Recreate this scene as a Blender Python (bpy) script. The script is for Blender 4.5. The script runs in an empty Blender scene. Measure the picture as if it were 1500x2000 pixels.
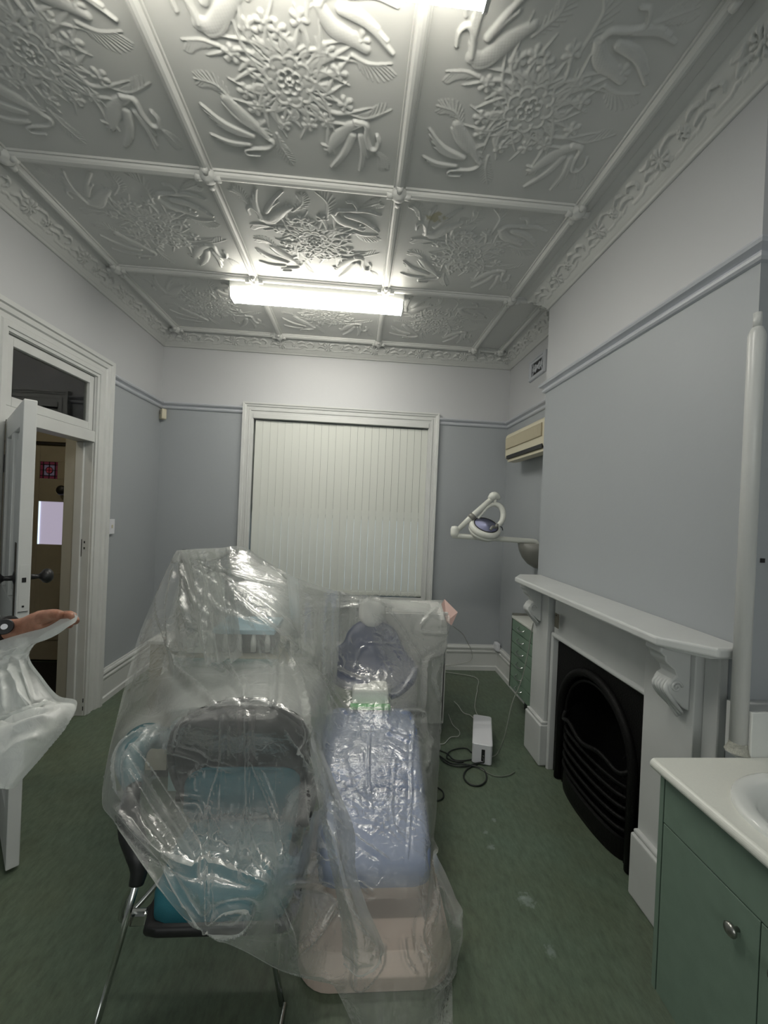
import bpy, bmesh, math, random
import numpy as np
from mathutils import Vector, Matrix

random.seed(4); rng = np.random.default_rng(7)
sc = bpy.context.scene
COL = sc.collection
# ------------------------------------------------------------------ camera
FPX, YAW, PIT, ROL = 793.2, 0.0698, -0.0039, 0.0431
CAM = np.array([0.0, 0.0, 1.63])
cy_, sy_, cp_, sp_, cr_, sr_ = math.cos(YAW), math.sin(YAW), math.cos(PIT), math.sin(PIT), math.cos(ROL), math.sin(ROL)
_f0 = np.array([sy_ * cp_, cy_ * cp_, sp_]); _r0 = np.array([cy_, -sy_, 0.0]); _u0 = np.cross(_r0, _f0)
_R = cr_ * _r0 + sr_ * _u0; _U = -sr_ * _r0 + cr_ * _u0
cam = bpy.data.cameras.new('camera'); cam.sensor_fit = 'HORIZONTAL'; cam.sensor_width = 36
cam.lens = 36 * FPX / 1500; cam.clip_start = 0.05; cam.clip_end = 200
camo = bpy.data.objects.new('camera', cam); COL.objects.link(camo)
camo.matrix_world = Matrix(((_R[0], _U[0], -_f0[0], CAM[0]), (_R[1], _U[1], -_f0[1], CAM[1]), (_R[2], _U[2], -_f0[2], CAM[2]), (0, 0, 0, 1)))
sc.camera = camo

def W(px, py, ax, val):
    """point of the room seen at (px,py) on the plane axis ax = val (metres)"""
    d = _f0 + _R * (px - 750) / FPX - _U * (py - 1000) / FPX
    return CAM + d * ((val - CAM[ax]) / d[ax])

# ------------------------------------------------------------------ world, exposure, lights
LAMP = 30.0
sc.view_settings.view_transform = 'Standard'; sc.view_settings.look = 'None'
sc.view_settings.exposure = 0.35; sc.view_settings.gamma = 1.0; sc.view_settings.use_curve_mapping = False
wd = bpy.data.worlds.new('world'); sc.world = wd; wd.use_nodes = True
bg = wd.node_tree.nodes['Background']; bg.inputs[0].default_value = (0.62, 0.78, 1.0, 1); bg.inputs[1].default_value = .7
sc.cycles.max_bounces = 8; sc.cycles.diffuse_bounces = 4; sc.cycles.glossy_bounces = 4
sc.cycles.transparent_max_bounces = 16; sc.cycles.transmission_bounces = 8
sc.cycles.sample_clamp_indirect = 6.0; sc.cycles.use_denoising = True
try: sc.cycles.denoiser = 'OPENIMAGEDENOISE'
except Exception: pass

# ------------------------------------------------------------------ materials
def new_mat(name):
    m = bpy.data.materials.new(name); m.use_nodes = True
    return m, m.node_tree, m.node_tree.nodes['Principled BSDF']
def mat(name, c, rough=0.5, metal=0.0, bump=0.0, bscale=60.0, var=0.0, vscale=6.0, spec=0.5, coat=0.0, trans=0.0):
    m, t, b = new_mat(name); N, L = t.nodes, t.links
    b.inputs['Base Color'].default_value = (*c, 1); b.inputs['Roughness'].default_value = rough
    b.inputs['Metallic'].default_value = metal; b.inputs['Specular IOR Level'].default_value = spec
    b.inputs['Coat Weight'].default_value = coat; b.inputs['Transmission Weight'].default_value = trans
    tc = N.new('ShaderNodeTexCoord')
    n = N.new('ShaderNodeTexNoise'); n.inputs['Scale'].default_value = vscale; n.inputs['Detail'].default_value = 5
    L.new(tc.outputs['Object'], n.inputs['Vector'])
    r = N.new('ShaderNodeMapRange'); r.inputs['From Min'].default_value = .3; r.inputs['From Max'].default_value = .7
    r.inputs['To Min'].default_value = 1 - max(var, .01); r.inputs['To Max'].default_value = 1 + max(var, .01)
    L.new(n.outputs['Fac'], r.inputs['Value'])
    mx = N.new('ShaderNodeVectorMath'); mx.operation = 'SCALE'; mx.inputs[0].default_value = c
    L.new(r.outputs['Result'], mx.inputs['Scale']); L.new(mx.outputs['Vector'], b.inputs['Base Color'])
    if bump:
        n2 = N.new('ShaderNodeTexNoise'); n2.inputs['Scale'].default_value = bscale; n2.inputs['Detail'].default_value = 4
        L.new(tc.outputs['Object'], n2.inputs['Vector'])
        bp = N.new('ShaderNodeBump'); bp.inputs['Strength'].default_value = bump; bp.inputs['Distance'].default_value = .01
        L.new(n2.outputs['Fac'], bp.inputs['Height']); L.new(bp.outputs['Normal'], b.inputs['Normal'])
    return m
def emis(name, c, s):
    m, t, b = new_mat(name)
    b.inputs['Base Color'].default_value = (*c, 1); b.inputs['Emission Color'].default_value = (*c, 1)
    b.inputs['Emission Strength'].default_value = s
    return m

M = {}
M['gloss_white'] = mat('white gloss trim paint', (.60, .61, .60), .32, bump=.04, bscale=25, var=.03)
M['mantel'] = mat('white painted mantel', (.56, .575, .57), .35, bump=.05, bscale=18, var=.03)
M['rail'] = mat('grey painted picture rail', (.50, .52, .56), .35, var=.02)
M['hall'] = mat('hall cream paint', (.36, .33, .25), .55, var=.05)
M['halldark'] = mat('hall dark ceiling', (.36, .35, .30), .6)
M['black'] = mat('black plastic', (.012, .012, .013), .42, bump=.05)
M['dark'] = mat('dark grey plastic', (.025, .025, .027), .5)
M['iron'] = mat('black leaded cast iron', (.005, .005, .005), .5, bump=.3, bscale=140, spec=.16)
M['soot'] = mat('sooty firebrick', (.004, .004, .004), .95, bump=.5, bscale=40, spec=.05)
M['chrome'] = mat('chrome', (.62, .63, .62), .16, 1.0)
M['nickel'] = mat('brushed nickel', (.35, .35, .33), .3, 1.0)
M['bronze'] = mat('aged bronze', (.05, .04, .03), .4, .8)
M['cream_ac'] = mat('aged cream plastic', (.58, .54, .41), .45, var=.03)
M['cream_dk'] = mat('tan grille plastic', (.34, .29, .19), .6)
M['lampwhite'] = mat('dental cream white plastic', (.68, .69, .64), .3)
M['lampgrey'] = mat('grey moulded plastic', (.22, .22, .20), .4)
M['green'] = mat('sage green laminate', (.150, .215, .170), .5, bump=.05, bscale=300, var=.06, vscale=20)
M['green2'] = mat('lighter sage green laminate', (.175, .26, .195), .45, var=.04)
M['bench'] = mat('cream speckled laminate', (.70, .71, .66), .35, var=.02, vscale=200)
M['ceramic'] = mat('white ceramic', (.72, .74, .72), .12, coat=.3)
M['white'] = mat('white plastic', (.72, .73, .77), .3)
M['unit'] = mat('white enamelled metal', (.62, .62, .60), .4)
M['navy'] = mat('navy vinyl', (.022, .036, .10), .4, bump=.08, bscale=30)
M['bluevinyl'] = mat('blue violet vinyl', (.125, .18, .34), .38, bump=.1, bscale=25, var=.06)
M['paleviolet'] = mat('pale blue vinyl foot cover', (.22, .27, .42), .4, bump=.1, bscale=25)
M['peach'] = mat('peach beige enamel', (.64, .52, .45), .45, var=.03)
M['teal'] = mat('teal upholstery fabric', (.010, .105, .135), .8, bump=.2, bscale=500, var=.08)
M['palesea'] = mat('pale sea green laminate', (.25, .36, .35), .5, var=.03)
M['paleblue'] = mat('pale blue tray cover', (.28, .45, .55), .5)
M['towel'] = mat('white paper towel', (.82, .82, .78), .85, bump=.2, bscale=120)
M['lime'] = mat('bright green trim', (.10, .50, .12), .5)
M['pinkpaper'] = mat('pink paper', (.60, .42, .38), .7)
M['beige'] = mat('beige laminate', (.40, .38, .31), .5, var=.03)
M['sign'] = mat('charcoal panel', (.035, .035, .036), .5)
M['cord'] = mat('grey green cord', (.16, .18, .15), .5)
M['cordblack'] = mat('black rubber cord', (.015, .02, .018), .45)
M['cordwhite'] = mat('white cord', (.45, .46, .43), .5)
M['skin'] = None
M['tube'] = emis('lit fluorescent diffuser', (1.0, .975, .90), LAMP)
M['tubeside'] = emis('ribbed side of the lit diffuser', (1.0, .95, .83), LAMP * .6)
M['pane'] = mat('frosted lilac glass', (.45, .38, .55), .5)
M['lensblue'] = mat('blue tinted reflector', (.50, .52, .78), .3)
M['reddot'] = mat('ruby glass', (.35, .03, .05), .2)
M['stone'] = mat('stained glass grey', (.10, .09, .13), .2)

def wall_mat():
    m, t, b = new_mat('two tone wall paint'); N, L = t.nodes, t.links
    g = N.new('ShaderNodeNewGeometry'); s = N.new('ShaderNodeSeparateXYZ'); L.new(g.outputs['Position'], s.inputs[0])
    gt = N.new('ShaderNodeMath'); gt.operation = 'GREATER_THAN'; gt.inputs[1].default_value = 2.585; L.new(s.outputs['Z'], gt.inputs[0])
    n = N.new('ShaderNodeTexNoise'); n.inputs['Scale'].default_value = 1.3; n.inputs['Detail'].default_value = 6
    L.new(g.outputs['Position'], n.inputs['Vector'])
    mr = N.new('ShaderNodeMapRange'); mr.inputs['To Min'].default_value = .95; mr.inputs['To Max'].default_value = 1.05; L.new(n.outputs['Fac'], mr.inputs['Value'])
    mx = N.new('ShaderNodeMix'); mx.data_type = 'RGBA'; mx.inputs['A'].default_value = (.365, .388, .408, 1); mx.inputs['B'].default_value = (.52, .53, .545, 1)
    L.new(gt.outputs[0], mx.inputs['Factor'])
    sc_ = N.new('ShaderNodeVectorMath'); sc_.operation = 'SCALE'; L.new(mx.outputs['Result'], sc_.inputs[0]); L.new(mr.outputs['Result'], sc_.inputs['Scale'])
    L.new(sc_.outputs['Vector'], b.inputs['Base Color']); b.inputs['Roughness'].default_value = .5
    n2 = N.new('ShaderNodeTexNoise'); n2.inputs['Scale'].default_value = 35; n2.inputs['Detail'].default_value = 5; L.new(g.outputs['Position'], n2.inputs['Vector'])
    bp = N.new('ShaderNodeBump'); bp.inputs['Strength'].default_value = .06; bp.inputs['Distance'].default_value = .01
    L.new(n2.outputs['Fac'], bp.inputs['Height']); L.new(bp.outputs['Normal'], b.inputs['Normal'])
    return m
M['wall'] = wall_mat()

def ceil_mat():
    m, t, b = new_mat('white painted plaster ceiling'); N, L = t.nodes, t.links
    g = N.new('ShaderNodeNewGeometry')
    c0 = W(852, 425, 2, 3.29)
    d = N.new('ShaderNodeVectorMath'); d.operation = 'DISTANCE'; d.inputs[1].default_value = c0; L.new(g.outputs['Position'], d.inputs[0])
    n = N.new('ShaderNodeTexNoise'); n.inputs['Scale'].default_value = 28; n.inputs['Detail'].default_value = 5; L.new(g.outputs['Position'], n.inputs['Vector'])
    ma = N.new('ShaderNodeMath'); ma.operation = 'MULTIPLY_ADD'; ma.inputs[1].default_value = -.16; L.new(n.outputs['Fac'], ma.inputs[0]); L.new(d.outputs['Value'], ma.inputs[2])
    mr = N.new('ShaderNodeMapRange'); mr.inputs['From Min'].default_value = -.055; mr.inputs['From Max'].default_value = -.03; mr.inputs['To Min'].default_value = .75; mr.inputs['To Max'].default_value = 0
    L.new(ma.outputs[0], mr.inputs['Value'])
    mx = N.new('ShaderNodeMix'); mx.data_type = 'RGBA'; mx.inputs['A'].default_value = (.53, .54, .53, 1); mx.inputs['B'].default_value = (.33, .30, .17, 1)
    L.new(mr.outputs['Result'], mx.inputs['Factor']); L.new(mx.outputs['Result'], b.inputs['Base Color']); b.inputs['Roughness'].default_value = .42
    return m
M['ceil'] = ceil_mat()

def floor_mat():
    m, t, b = new_mat('worn green linoleum'); N, L = t.nodes, t.links
    g = N.new('ShaderNodeNewGeometry')
    n = N.new('ShaderNodeTexNoise'); n.inputs['Scale'].default_value = 1.6; n.inputs['Detail'].default_value = 7; n.inputs['Roughness'].default_value = .65; L.new(g.outputs['Position'], n.inputs['Vector'])
    cr = N.new('ShaderNodeValToRGB'); e = cr.color_ramp.elements
    e[0].position = .3; e[0].color = (.100, .120, .078, 1); e[1].position = .7; e[1].color = (.112, .158, .116, 1)
    L.new(n.outputs['Fac'], cr.inputs[0])
    mp = N.new('ShaderNodeMapping'); mp.inputs['Scale'].default_value = (42, 16, 1); mp.inputs['Rotation'].default_value = (0, 0, .35); L.new(g.outputs['Position'], mp.inputs['Vector'])
    n2 = N.new('ShaderNodeTexNoise'); n2.inputs['Scale'].default_value = 1; n2.inputs['Detail'].default_value = 6; n2.inputs['Roughness'].default_value = .7; L.new(mp.outputs[0], n2.inputs['Vector'])
    mr = N.new('ShaderNodeMapRange'); mr.inputs['From Min'].default_value = .35; mr.inputs['From Max'].default_value = .65; mr.inputs['To Min'].default_value = .8; mr.inputs['To Max'].default_value = 1.2; L.new(n2.outputs['Fac'], mr.inputs['Value'])
    s = N.new('ShaderNodeVectorMath'); s.operation = 'SCALE'; L.new(cr.outputs[0], s.inputs[0]); L.new(mr.outputs['Result'], s.inputs['Scale'])
    last = s.outputs['Vector']
    for (px, py, r) in ((1028, 1758, .05), (1020, 1752, .018), (948, 1625, .02), (965, 1602, .02), (960, 1655, .03), (1075, 1858, .03)):
        c0 = W(px, py, 2, 0)
        d = N.new('ShaderNodeVectorMath'); d.operation = 'DISTANCE'; d.inputs[1].default_value = c0; L.new(g.outputs['Position'], d.inputs[0])
        nn = N.new('ShaderNodeTexNoise'); nn.inputs['Scale'].default_value = 60; nn.inputs['Detail'].default_value = 5; L.new(g.outputs['Position'], nn.inputs['Vector'])
        ma = N.new('ShaderNodeMath'); ma.operation = 'MULTIPLY_ADD'; ma.inputs[1].default_value = -r * 1.8; L.new(nn.outputs['Fac'], ma.inputs[0]); L.new(d.outputs['Value'], ma.inputs[2])
        q = N.new('ShaderNodeMapRange'); q.inputs['From Min'].default_value = -r * .6; q.inputs['From Max'].default_value = -r * .15; q.inputs['To Min'].default_value = .45; q.inputs['To Max'].default_value = 0; L.new(ma.outputs[0], q.inputs['Value'])
        mx = N.new('ShaderNodeMix'); mx.data_type = 'RGBA'; mx.inputs['B'].default_value = (.30, .36, .34, 1); L.new(q.outputs['Result'], mx.inputs['Factor']); L.new(last, mx.inputs['A'])
        last = mx.outputs['Result']
    L.new(last, b.inputs['Base Color'])
    b.inputs['Roughness'].default_value = .38; b.inputs['Specular IOR Level'].default_value = .35
    bp = N.new('ShaderNodeBump'); bp.inputs['Strength'].default_value = .25; bp.inputs['Distance'].default_value = .004
    L.new(n2.outputs['Fac'], bp.inputs['Height']); L.new(bp.outputs['Normal'], b.inputs['Normal'])
    return m
M['floor'] = floor_mat()

def glass_mat():
    m = bpy.data.materials.new('window glass'); m.use_nodes = True; t = m.node_tree; t.nodes.clear(); N, L = t.nodes, t.links
    o = N.new('ShaderNodeOutputMaterial'); mix = N.new('ShaderNodeMixShader'); tr = N.new('ShaderNodeBsdfTransparent'); g = N.new('ShaderNodeBsdfGlossy')
    tr.inputs[0].default_value = (.85, .88, .86, 1); g.inputs['Roughness'].default_value = .02
    f = N.new('ShaderNodeFresnel'); f.inputs['IOR'].default_value = 1.6
    L.new(f.outputs[0], mix.inputs[0]); L.new(tr.outputs[0], mix.inputs[1]); L.new(g.outputs[0], mix.inputs[2]); L.new(mix.outputs[0], o.inputs[0])
    return m
M['glass'] = glass_mat()

def film_mat(name, tint, milk, gloss, rough, cs=9.0, cstr=.5, ff=.45):
    """thin plastic film: part clear, part milky, with a wet sheen on its creases"""
    m = bpy.data.materials.new(name); m.use_nodes = True; t = m.node_tree; t.nodes.clear(); N, L = t.nodes, t.links
    o = N.new('ShaderNodeOutputMaterial')
    tc = N.new('ShaderNodeTexCoord')
    nz = N.new('ShaderNodeTexNoise'); nz.inputs['Scale'].default_value = 5; nz.inputs['Detail'].default_value = 4; L.new(tc.outputs['Object'], nz.inputs['Vector'])
    ad = N.new('ShaderNodeVectorMath'); ad.operation = 'MULTIPLY_ADD'; ad.inputs[1].default_value = (.35, .35, .35); L.new(nz.outputs['Color'], ad.inputs[0]); L.new(tc.outputs['Object'], ad.inputs[2])
    v1 = N.new('ShaderNodeTexVoronoi'); v1.feature = 'DISTANCE_TO_EDGE'; v1.inputs['Scale'].default_value = cs; L.new(ad.outputs[0], v1.inputs['Vector'])
    v2 = N.new('ShaderNodeTexVoronoi'); v2.feature = 'F1'; v2.inputs['Scale'].default_value = cs * 2.7; L.new(ad.outputs[0], v2.inputs['Vector'])
    n3 = N.new('ShaderNodeTexNoise'); n3.inputs['Scale'].default_value = cs * 1.3; n3.inputs['Detail'].default_value = 6; n3.inputs['Roughness'].default_value = .6; n3.inputs['Distortion'].default_value = 1.2; L.new(tc.outputs['Object'], n3.inputs['Vector'])
    p = N.new('ShaderNodeMath'); p.operation = 'POWER'; p.inputs[1].default_value = .4; L.new(v1.outputs['Distance'], p.inputs[0])
    a1 = N.new('ShaderNodeMath'); a1.operation = 'MULTIPLY_ADD'; a1.inputs[1].default_value = .35; L.new(v2.outputs['Distance'], a1.inputs[0]); L.new(p.outputs[0], a1.inputs[2])
    a2 = N.new('ShaderNodeMath'); a2.operation = 'MULTIPLY_ADD'; a2.inputs[1].default_value = 1.6; L.new(n3.outputs['Fac'], a2.inputs[0]); L.new(a1.outputs[0], a2.inputs[2])
    bp = N.new('ShaderNodeBump'); bp.inputs['Strength'].default_value = cstr; bp.inputs['Distance'].default_value = .03; L.new(a2.outputs[0], bp.inputs['Height'])
    tr = N.new('ShaderNodeBsdfTransparent'); tr.inputs[0].default_value = (*tint, 1)
    df = N.new('ShaderNodeBsdfDiffuse'); df.inputs[0].default_value = (.90, .92, .90, 1); L.new(bp.outputs[0], df.inputs['Normal'])
    tl = N.new('ShaderNodeBsdfTranslucent'); tl.inputs[0].default_value = (.90, .92, .90, 1); L.new(bp.outputs[0], tl.inputs['Normal'])
    mk = N.new('ShaderNodeMixShader'); mk.inputs[0].default_value = .45; L.new(df.outputs[0], mk.inputs[1]); L.new(tl.outputs[0], mk.inputs[2])
    mr = N.new('ShaderNodeMapRange'); mr.inputs['From Min'].default_value = .3; mr.inputs['From Max'].default_value = .7
    mr.inputs['To Min'].default_value = milk * .75; mr.inputs['To Max'].default_value = milk * 1.25; L.new(nz.outputs['Fac'], mr.inputs['Value'])
    lw = N.new('ShaderNodeLayerWeight'); lw.inputs['Blend'].default_value = .35
    ml = N.new('ShaderNodeMath'); ml.operation = 'MULTIPLY_ADD'; ml.inputs[1].default_value = .55; ml.use_clamp = True; L.new(lw.outputs['Facing'], ml.inputs[0]); L.new(mr.outputs['Result'], ml.inputs[2])
    mx = N.new('ShaderNodeMixShader'); L.new(ml.outputs[0], mx.inputs[0]); L.new(tr.outputs[0], mx.inputs[1]); L.new(mk.outputs[0], mx.inputs[2])
    gl = N.new('ShaderNodeBsdfGlossy'); gl.inputs['Roughness'].default_value = rough; L.new(bp.outputs[0], gl.inputs['Normal'])
    fr = N.new('ShaderNodeFresnel'); fr.inputs['IOR'].default_value = 1.5; L.new(bp.outputs[0], fr.inputs['Normal'])
    fm = N.new('ShaderNodeMath'); fm.operation = 'MULTIPLY_ADD'; fm.inputs[1].default_value = ff; fm.inputs[2].default_value = gloss; fm.use_clamp = True; L.new(fr.outputs[0], fm.inputs[0])
    mg = N.new('ShaderNodeMixShader'); L.new(fm.outputs[0], mg.inputs[0]); L.new(mx.outputs[0], mg.inputs[1]); L.new(gl.outputs[0], mg.inputs[2])
    L.new(mg.outputs[0], o.inputs[0])
    return m
M['film'] = film_mat('thin crinkled plastic drop sheet', (.98, .985, .98), .17, .0, .22, 7.0, .22, .38)
M['film2'] = film_mat('soft white plastic sheet', (.95, .96, .96), .64, .0, .5, 14, .15, .18)

def slat_mat():
    m, t, b = new_mat('ivory blind fabric'); N, L = t.nodes, t.links
    b.inputs['Base Color'].default_value = (.76, .78, .73, 1); b.inputs['Roughness'].default_value = .75
    tl = N.new('ShaderNodeBsdfTranslucent'); tl.inputs[0].default_value = (.55, .62, .62, 1)
    mx = N.new('ShaderNodeMixShader'); mx.inputs[0].default_value = .10
    o = [n for n in N if n.type == 'OUTPUT_MATERIAL'][0]
    L.new(b.outputs[0], mx.inputs[1]); L.new(tl.outputs[0], mx.inputs[2]); L.new(mx.outputs[0], o.inputs[0])
    return m
M['slat'] = slat_mat()

def skin_mat():
    m, t, b = new_mat('tanned skin'); N, L = t.nodes, t.links
    tc = N.new('ShaderNodeTexCoord')
    n = N.new('ShaderNodeTexNoise'); n.inputs['Scale'].default_value = 35; n.inputs['Detail'].default_value = 6; L.new(tc.outputs['Object'], n.inputs['Vector'])
    cr = N.new('ShaderNodeValToRGB'); e = cr.color_ramp.elements; e[0].position = .3; e[0].color = (.27, .12, .075, 1); e[1].position = .7; e[1].color = (.42, .215, .145, 1)
    L.new(n.outputs['Fac'], cr.inputs[0]); L.new(cr.outputs[0], b.inputs['Base Color'])
    b.inputs['Roughness'].default_value = .5; b.inputs['Subsurface Weight'].default_value = .1; b.inputs['Subsurface Scale'].default_value = .01
    n2 = N.new('ShaderNodeTexNoise'); n2.inputs['Scale'].default_value = 160; n2.inputs['Detail'].default_value = 4; L.new(tc.outputs['Object'], n2.inputs['Vector'])
    bp = N.new('ShaderNodeBump'); bp.inputs['Strength'].default_value = .35; bp.inputs['Distance'].default_value = .003; L.new(n2.outputs['Fac'], bp.inputs['Height']); L.new(bp.outputs[0], b.inputs['Normal'])
    return m
M['skin'] = skin_mat()

# ------------------------------------------------------------------ object helpers
def link(o, parent=None):
    COL.objects.link(o)
    if parent is not None:
        o.parent = parent
        off = parent.location if parent.parent is None else Vector((0, 0, 0))
        o.matrix_parent_inverse = Matrix.Translation(-off)
    return o
def tag(o, label=None, cat=None, group=None, kind=None):
    if label: o['label'] = label
    if cat: o['category'] = cat
    if group: o['group'] = group
    if kind: o['kind'] = kind
    return o
def thing(name, label, cat, loc, group=None):
    o = bpy.data.objects.new(name, None); o.location = loc; o.empty_display_size = .1
    COL.objects.link(o); return tag(o, label, cat, group)
def obj(name, bm, m, parent=None, smooth=False, bevel=0, seg=2, solid=0, sub=0):
    me = bpy.data.meshes.new(name)
    if isinstance(bm, bmesh.types.BMesh):
        bmesh.ops.recalc_face_normals(bm, faces=bm.faces[:]); bm.to_mesh(me); bm.free()
    else:
        v, f = bm; me.from_pydata([tuple(map(float, p)) for p in v], [], f)
        b2 = bmesh.new(); b2.from_mesh(me); bmesh.ops.recalc_face_normals(b2, faces=b2.faces[:]); b2.to_mesh(me); b2.free()
    me.materials.append(M[m] if isinstance(m, str) else m)
    if smooth:
        for p in me.polygons: p.use_smooth = True
    o = bpy.data.objects.new(name, me); link(o, parent)
    if solid:
        s = o.modifiers.new('s', 'SOLIDIFY'); s.thickness = solid; s.offset = 0
    if bevel:
        b = o.modifiers.new('b', 'BEVEL'); b.width = bevel; b.segments = seg; b.limit_method = 'ANGLE'; b.angle_limit = .6; b.harden_normals = False
    if sub:
        s = o.modifiers.new('u', 'SUBSURF'); s.levels = sub; s.render_levels = sub
    return o
def struct(name, bm, m, parent=None, **k):
    o = obj(name, bm, m, parent, **k)
    if parent is None: o['kind'] = 'structure'
    return o
def BM(): return bmesh.new()
def box(bm, x0, x1, y0, y1, z0, z1, mw=None):
    r = bmesh.ops.create_cube(bm, size=1)
    T = Matrix.Translation(((x0 + x1) / 2, (y0 + y1) / 2, (z0 + z1) / 2)) @ Matrix.Diagonal((abs(x1 - x0), abs(y1 - y0), abs(z1 - z0), 1))
    if mw is not None: T = mw @ T
    bmesh.ops.transform(bm, matrix=T, verts=r['verts']); return bm
def bx(*a): return box(BM(), *a)
def quad(bm, *ps):
    bm.faces.new([bm.verts.new(tuple(map(float, p))) for p in ps]); return bm
def catmull(pts, n=8, closed=False):
    P = np.array(pts, float); K = len(P); out = []
    rngk = range(K if closed else K - 1)
    for i in rngk:
        if closed: a, b, c, d = P[(i - 1) % K], P[i], P[(i + 1) % K], P[(i + 2) % K]
        else:
            b, c = P[i], P[i + 1]; a = P[i - 1] if i else 2 * b - c; d = P[i + 2] if i + 2 < K else 2 * c - b
        for k in range(n):
            t = k / n
            out.append(.5 * (2 * b + (c - a) * t + (2 * a - 5 * b + 4 * c - d) * t * t + (3 * b - a - 3 * c + d) * t ** 3))
    if not closed: out.append(P[-1])
    return np.array(out)
def tube(bm, pts, r, n=10, closed=False, caps=True, flat=1.0):
    P = np.array(pts, float); K = len(P)
    R = np.full(K, r) if np.isscalar(r) else np.interp(np.linspace(0, 1, K), np.linspace(0, 1, len(r)), r)
    rings = []; prev = None
    for i in range(K):
        t = (P[(i + 1) % K] - P[i - 1]) if closed else P[min(i + 1, K - 1)] - P[max(i - 1, 0)]
        t = t / (np.linalg.norm(t) + 1e-9)
        if prev is None:
            a = np.array([0, 0, 1.]) if abs(t[2]) < .9 else np.array([1., 0, 0]); prev = np.cross(t, a)
        prev = prev - t * (prev @ t); prev /= np.linalg.norm(prev); q = np.cross(t, prev)
        rings.append([bm.verts.new(P[i] + R[i] * (math.cos(2 * math.pi * k / n) * prev + flat * math.sin(2 * math.pi * k / n) * q)) for k in range(n)])
    for i in range(K if closed else K - 1):
        A, B = rings[i], rings[(i + 1) % K]
        for k in range(n): bm.faces.new((A[k], A[(k + 1) % n], B[(k + 1) % n], B[k]))
    if caps and not closed:
        bm.faces.new(rings[0][::-1]); bm.faces.new(rings[-1])
    return bm
def tb(pts, r, n=10, **k): return tube(BM(), pts, r, n, **k)
def lathe(bm, prof, c, axis='z', n=28, sx=1, sy=1, rot=None):
    rings = []
    for (r, h) in prof:
        ring = []
        for k in range(n):
            a = 2 * math.pi * k / n; p = (r * math.cos(a) * sx, r * math.sin(a) * sy, h)
            if axis == 'x': p = (p[2], p[0], p[1])
            if axis == 'y': p = (p[0], p[2], p[1])
            v = Vector(p)
            if rot is not None: v = rot @ v
            ring.append(bm.verts.new(v + Vector(c)))
        rings.append(ring)
    for A, B in zip(rings, rings[1:]):
        for k in range(n): bm.faces.new((A[k], A[(k + 1) % n], B[(k + 1) % n], B[k]))
    bm.faces.new(rings[0][::-1]); bm.faces.new(rings[-1]); return bm
def loft(bm, rings, caps=True):
    R = [[bm.verts.new(tuple(map(float, p))) for p in r] for r in rings]; n = len(R[0])
    for A, B in zip(R, R[1:]):
        for k in range(n): bm.faces.new((A[k], A[(k + 1) % n], B[(k + 1) % n], B[k]))
    if caps: bm.faces.new(R[0][::-1]); bm.faces.new(R[-1])
    return bm
def grid_mesh(V, flip=False):
    """V: (n,m,3) array -> (verts, quads)"""
    n, m = V.shape[:2]; idx = np.arange(n * m).reshape(n, m)
    F = np.stack([idx[:-1, :-1], idx[:-1, 1:], idx[1:, 1:], idx[1:, :-1]], -1).reshape(-1, 4)
    if flip: F = F[:, ::-1]
    return V.reshape(-1, 3), F
def fast_mesh(name, V, F, m, smooth=True):
    me = bpy.data.meshes.new(name); me.vertices.add(len(V)); me.vertices.foreach_set('co', np.ascontiguousarray(V, np.float32).ravel())
    me.loops.add(F.size); me.loops.foreach_set('vertex_index', np.ascontiguousarray(F, np.int32).ravel())
    me.polygons.add(len(F)); me.polygons.foreach_set('loop_start', np.arange(0, F.size, 4, dtype=np.int32))
    try: me.polygons.foreach_set('loop_total', np.full(len(F), 4, np.int32))
    except Exception: pass
    me.polygons.foreach_set('use_smooth', np.full(len(F), smooth)); me.update(calc_edges=True); me.materials.append(M[m]); return me
def rrect(cx, cy, w, h, r, n=5):
    out = []
    for (sx, sy, a0) in ((1, 1, 0), (-1, 1, 90), (-1, -1, 180), (1, -1, 270)):
        for k in range(n + 1):
            a = math.radians(a0 + 90 * k / n); out.append((cx + sx * (w / 2 - r) + r * math.cos(a), cy + sy * (h / 2 - r) + r * math.sin(a)))
    return out
def offset_path(path, a):
    """path of xy points, room on its right; moved a metres into the room"""
    P = np.array(path, float); out = []
    def nrm(d): d = d / np.linalg.norm(d); return np.array([d[1], -d[0]])
    for i in range(len(P)):
        n1 = nrm(P[i] - P[i - 1]) if i else None; n2 = nrm(P[i + 1] - P[i]) if i < len(P) - 1 else None
        if n1 is None: m_ = n2
        elif n2 is None: m_ = n1
        else: m_ = (n1 + n2) / (1 + n1 @ n2)
        out.append(P[i] + m_ * a)
    return np.array(out)
def moulding(path, prof):
    """prof: (out from wall, z) points swept along path"""
    bm = BM(); cols = [offset_path(path, a) for a, z in prof]
    V = [[bm.verts.new((cols[j][i][0], cols[j][i][1], prof[j][1])) for j in range(len(prof))] for i in range(len(path))]
    for i in range(len(path) - 1):
        for j in range(len(prof) - 1): bm.faces.new((V[i][j], V[i + 1][j], V[i + 1][j + 1], V[i][j + 1]))
    bm.faces.new(V[0]); bm.faces.new(V[-1][::-1]); return bm
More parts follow.
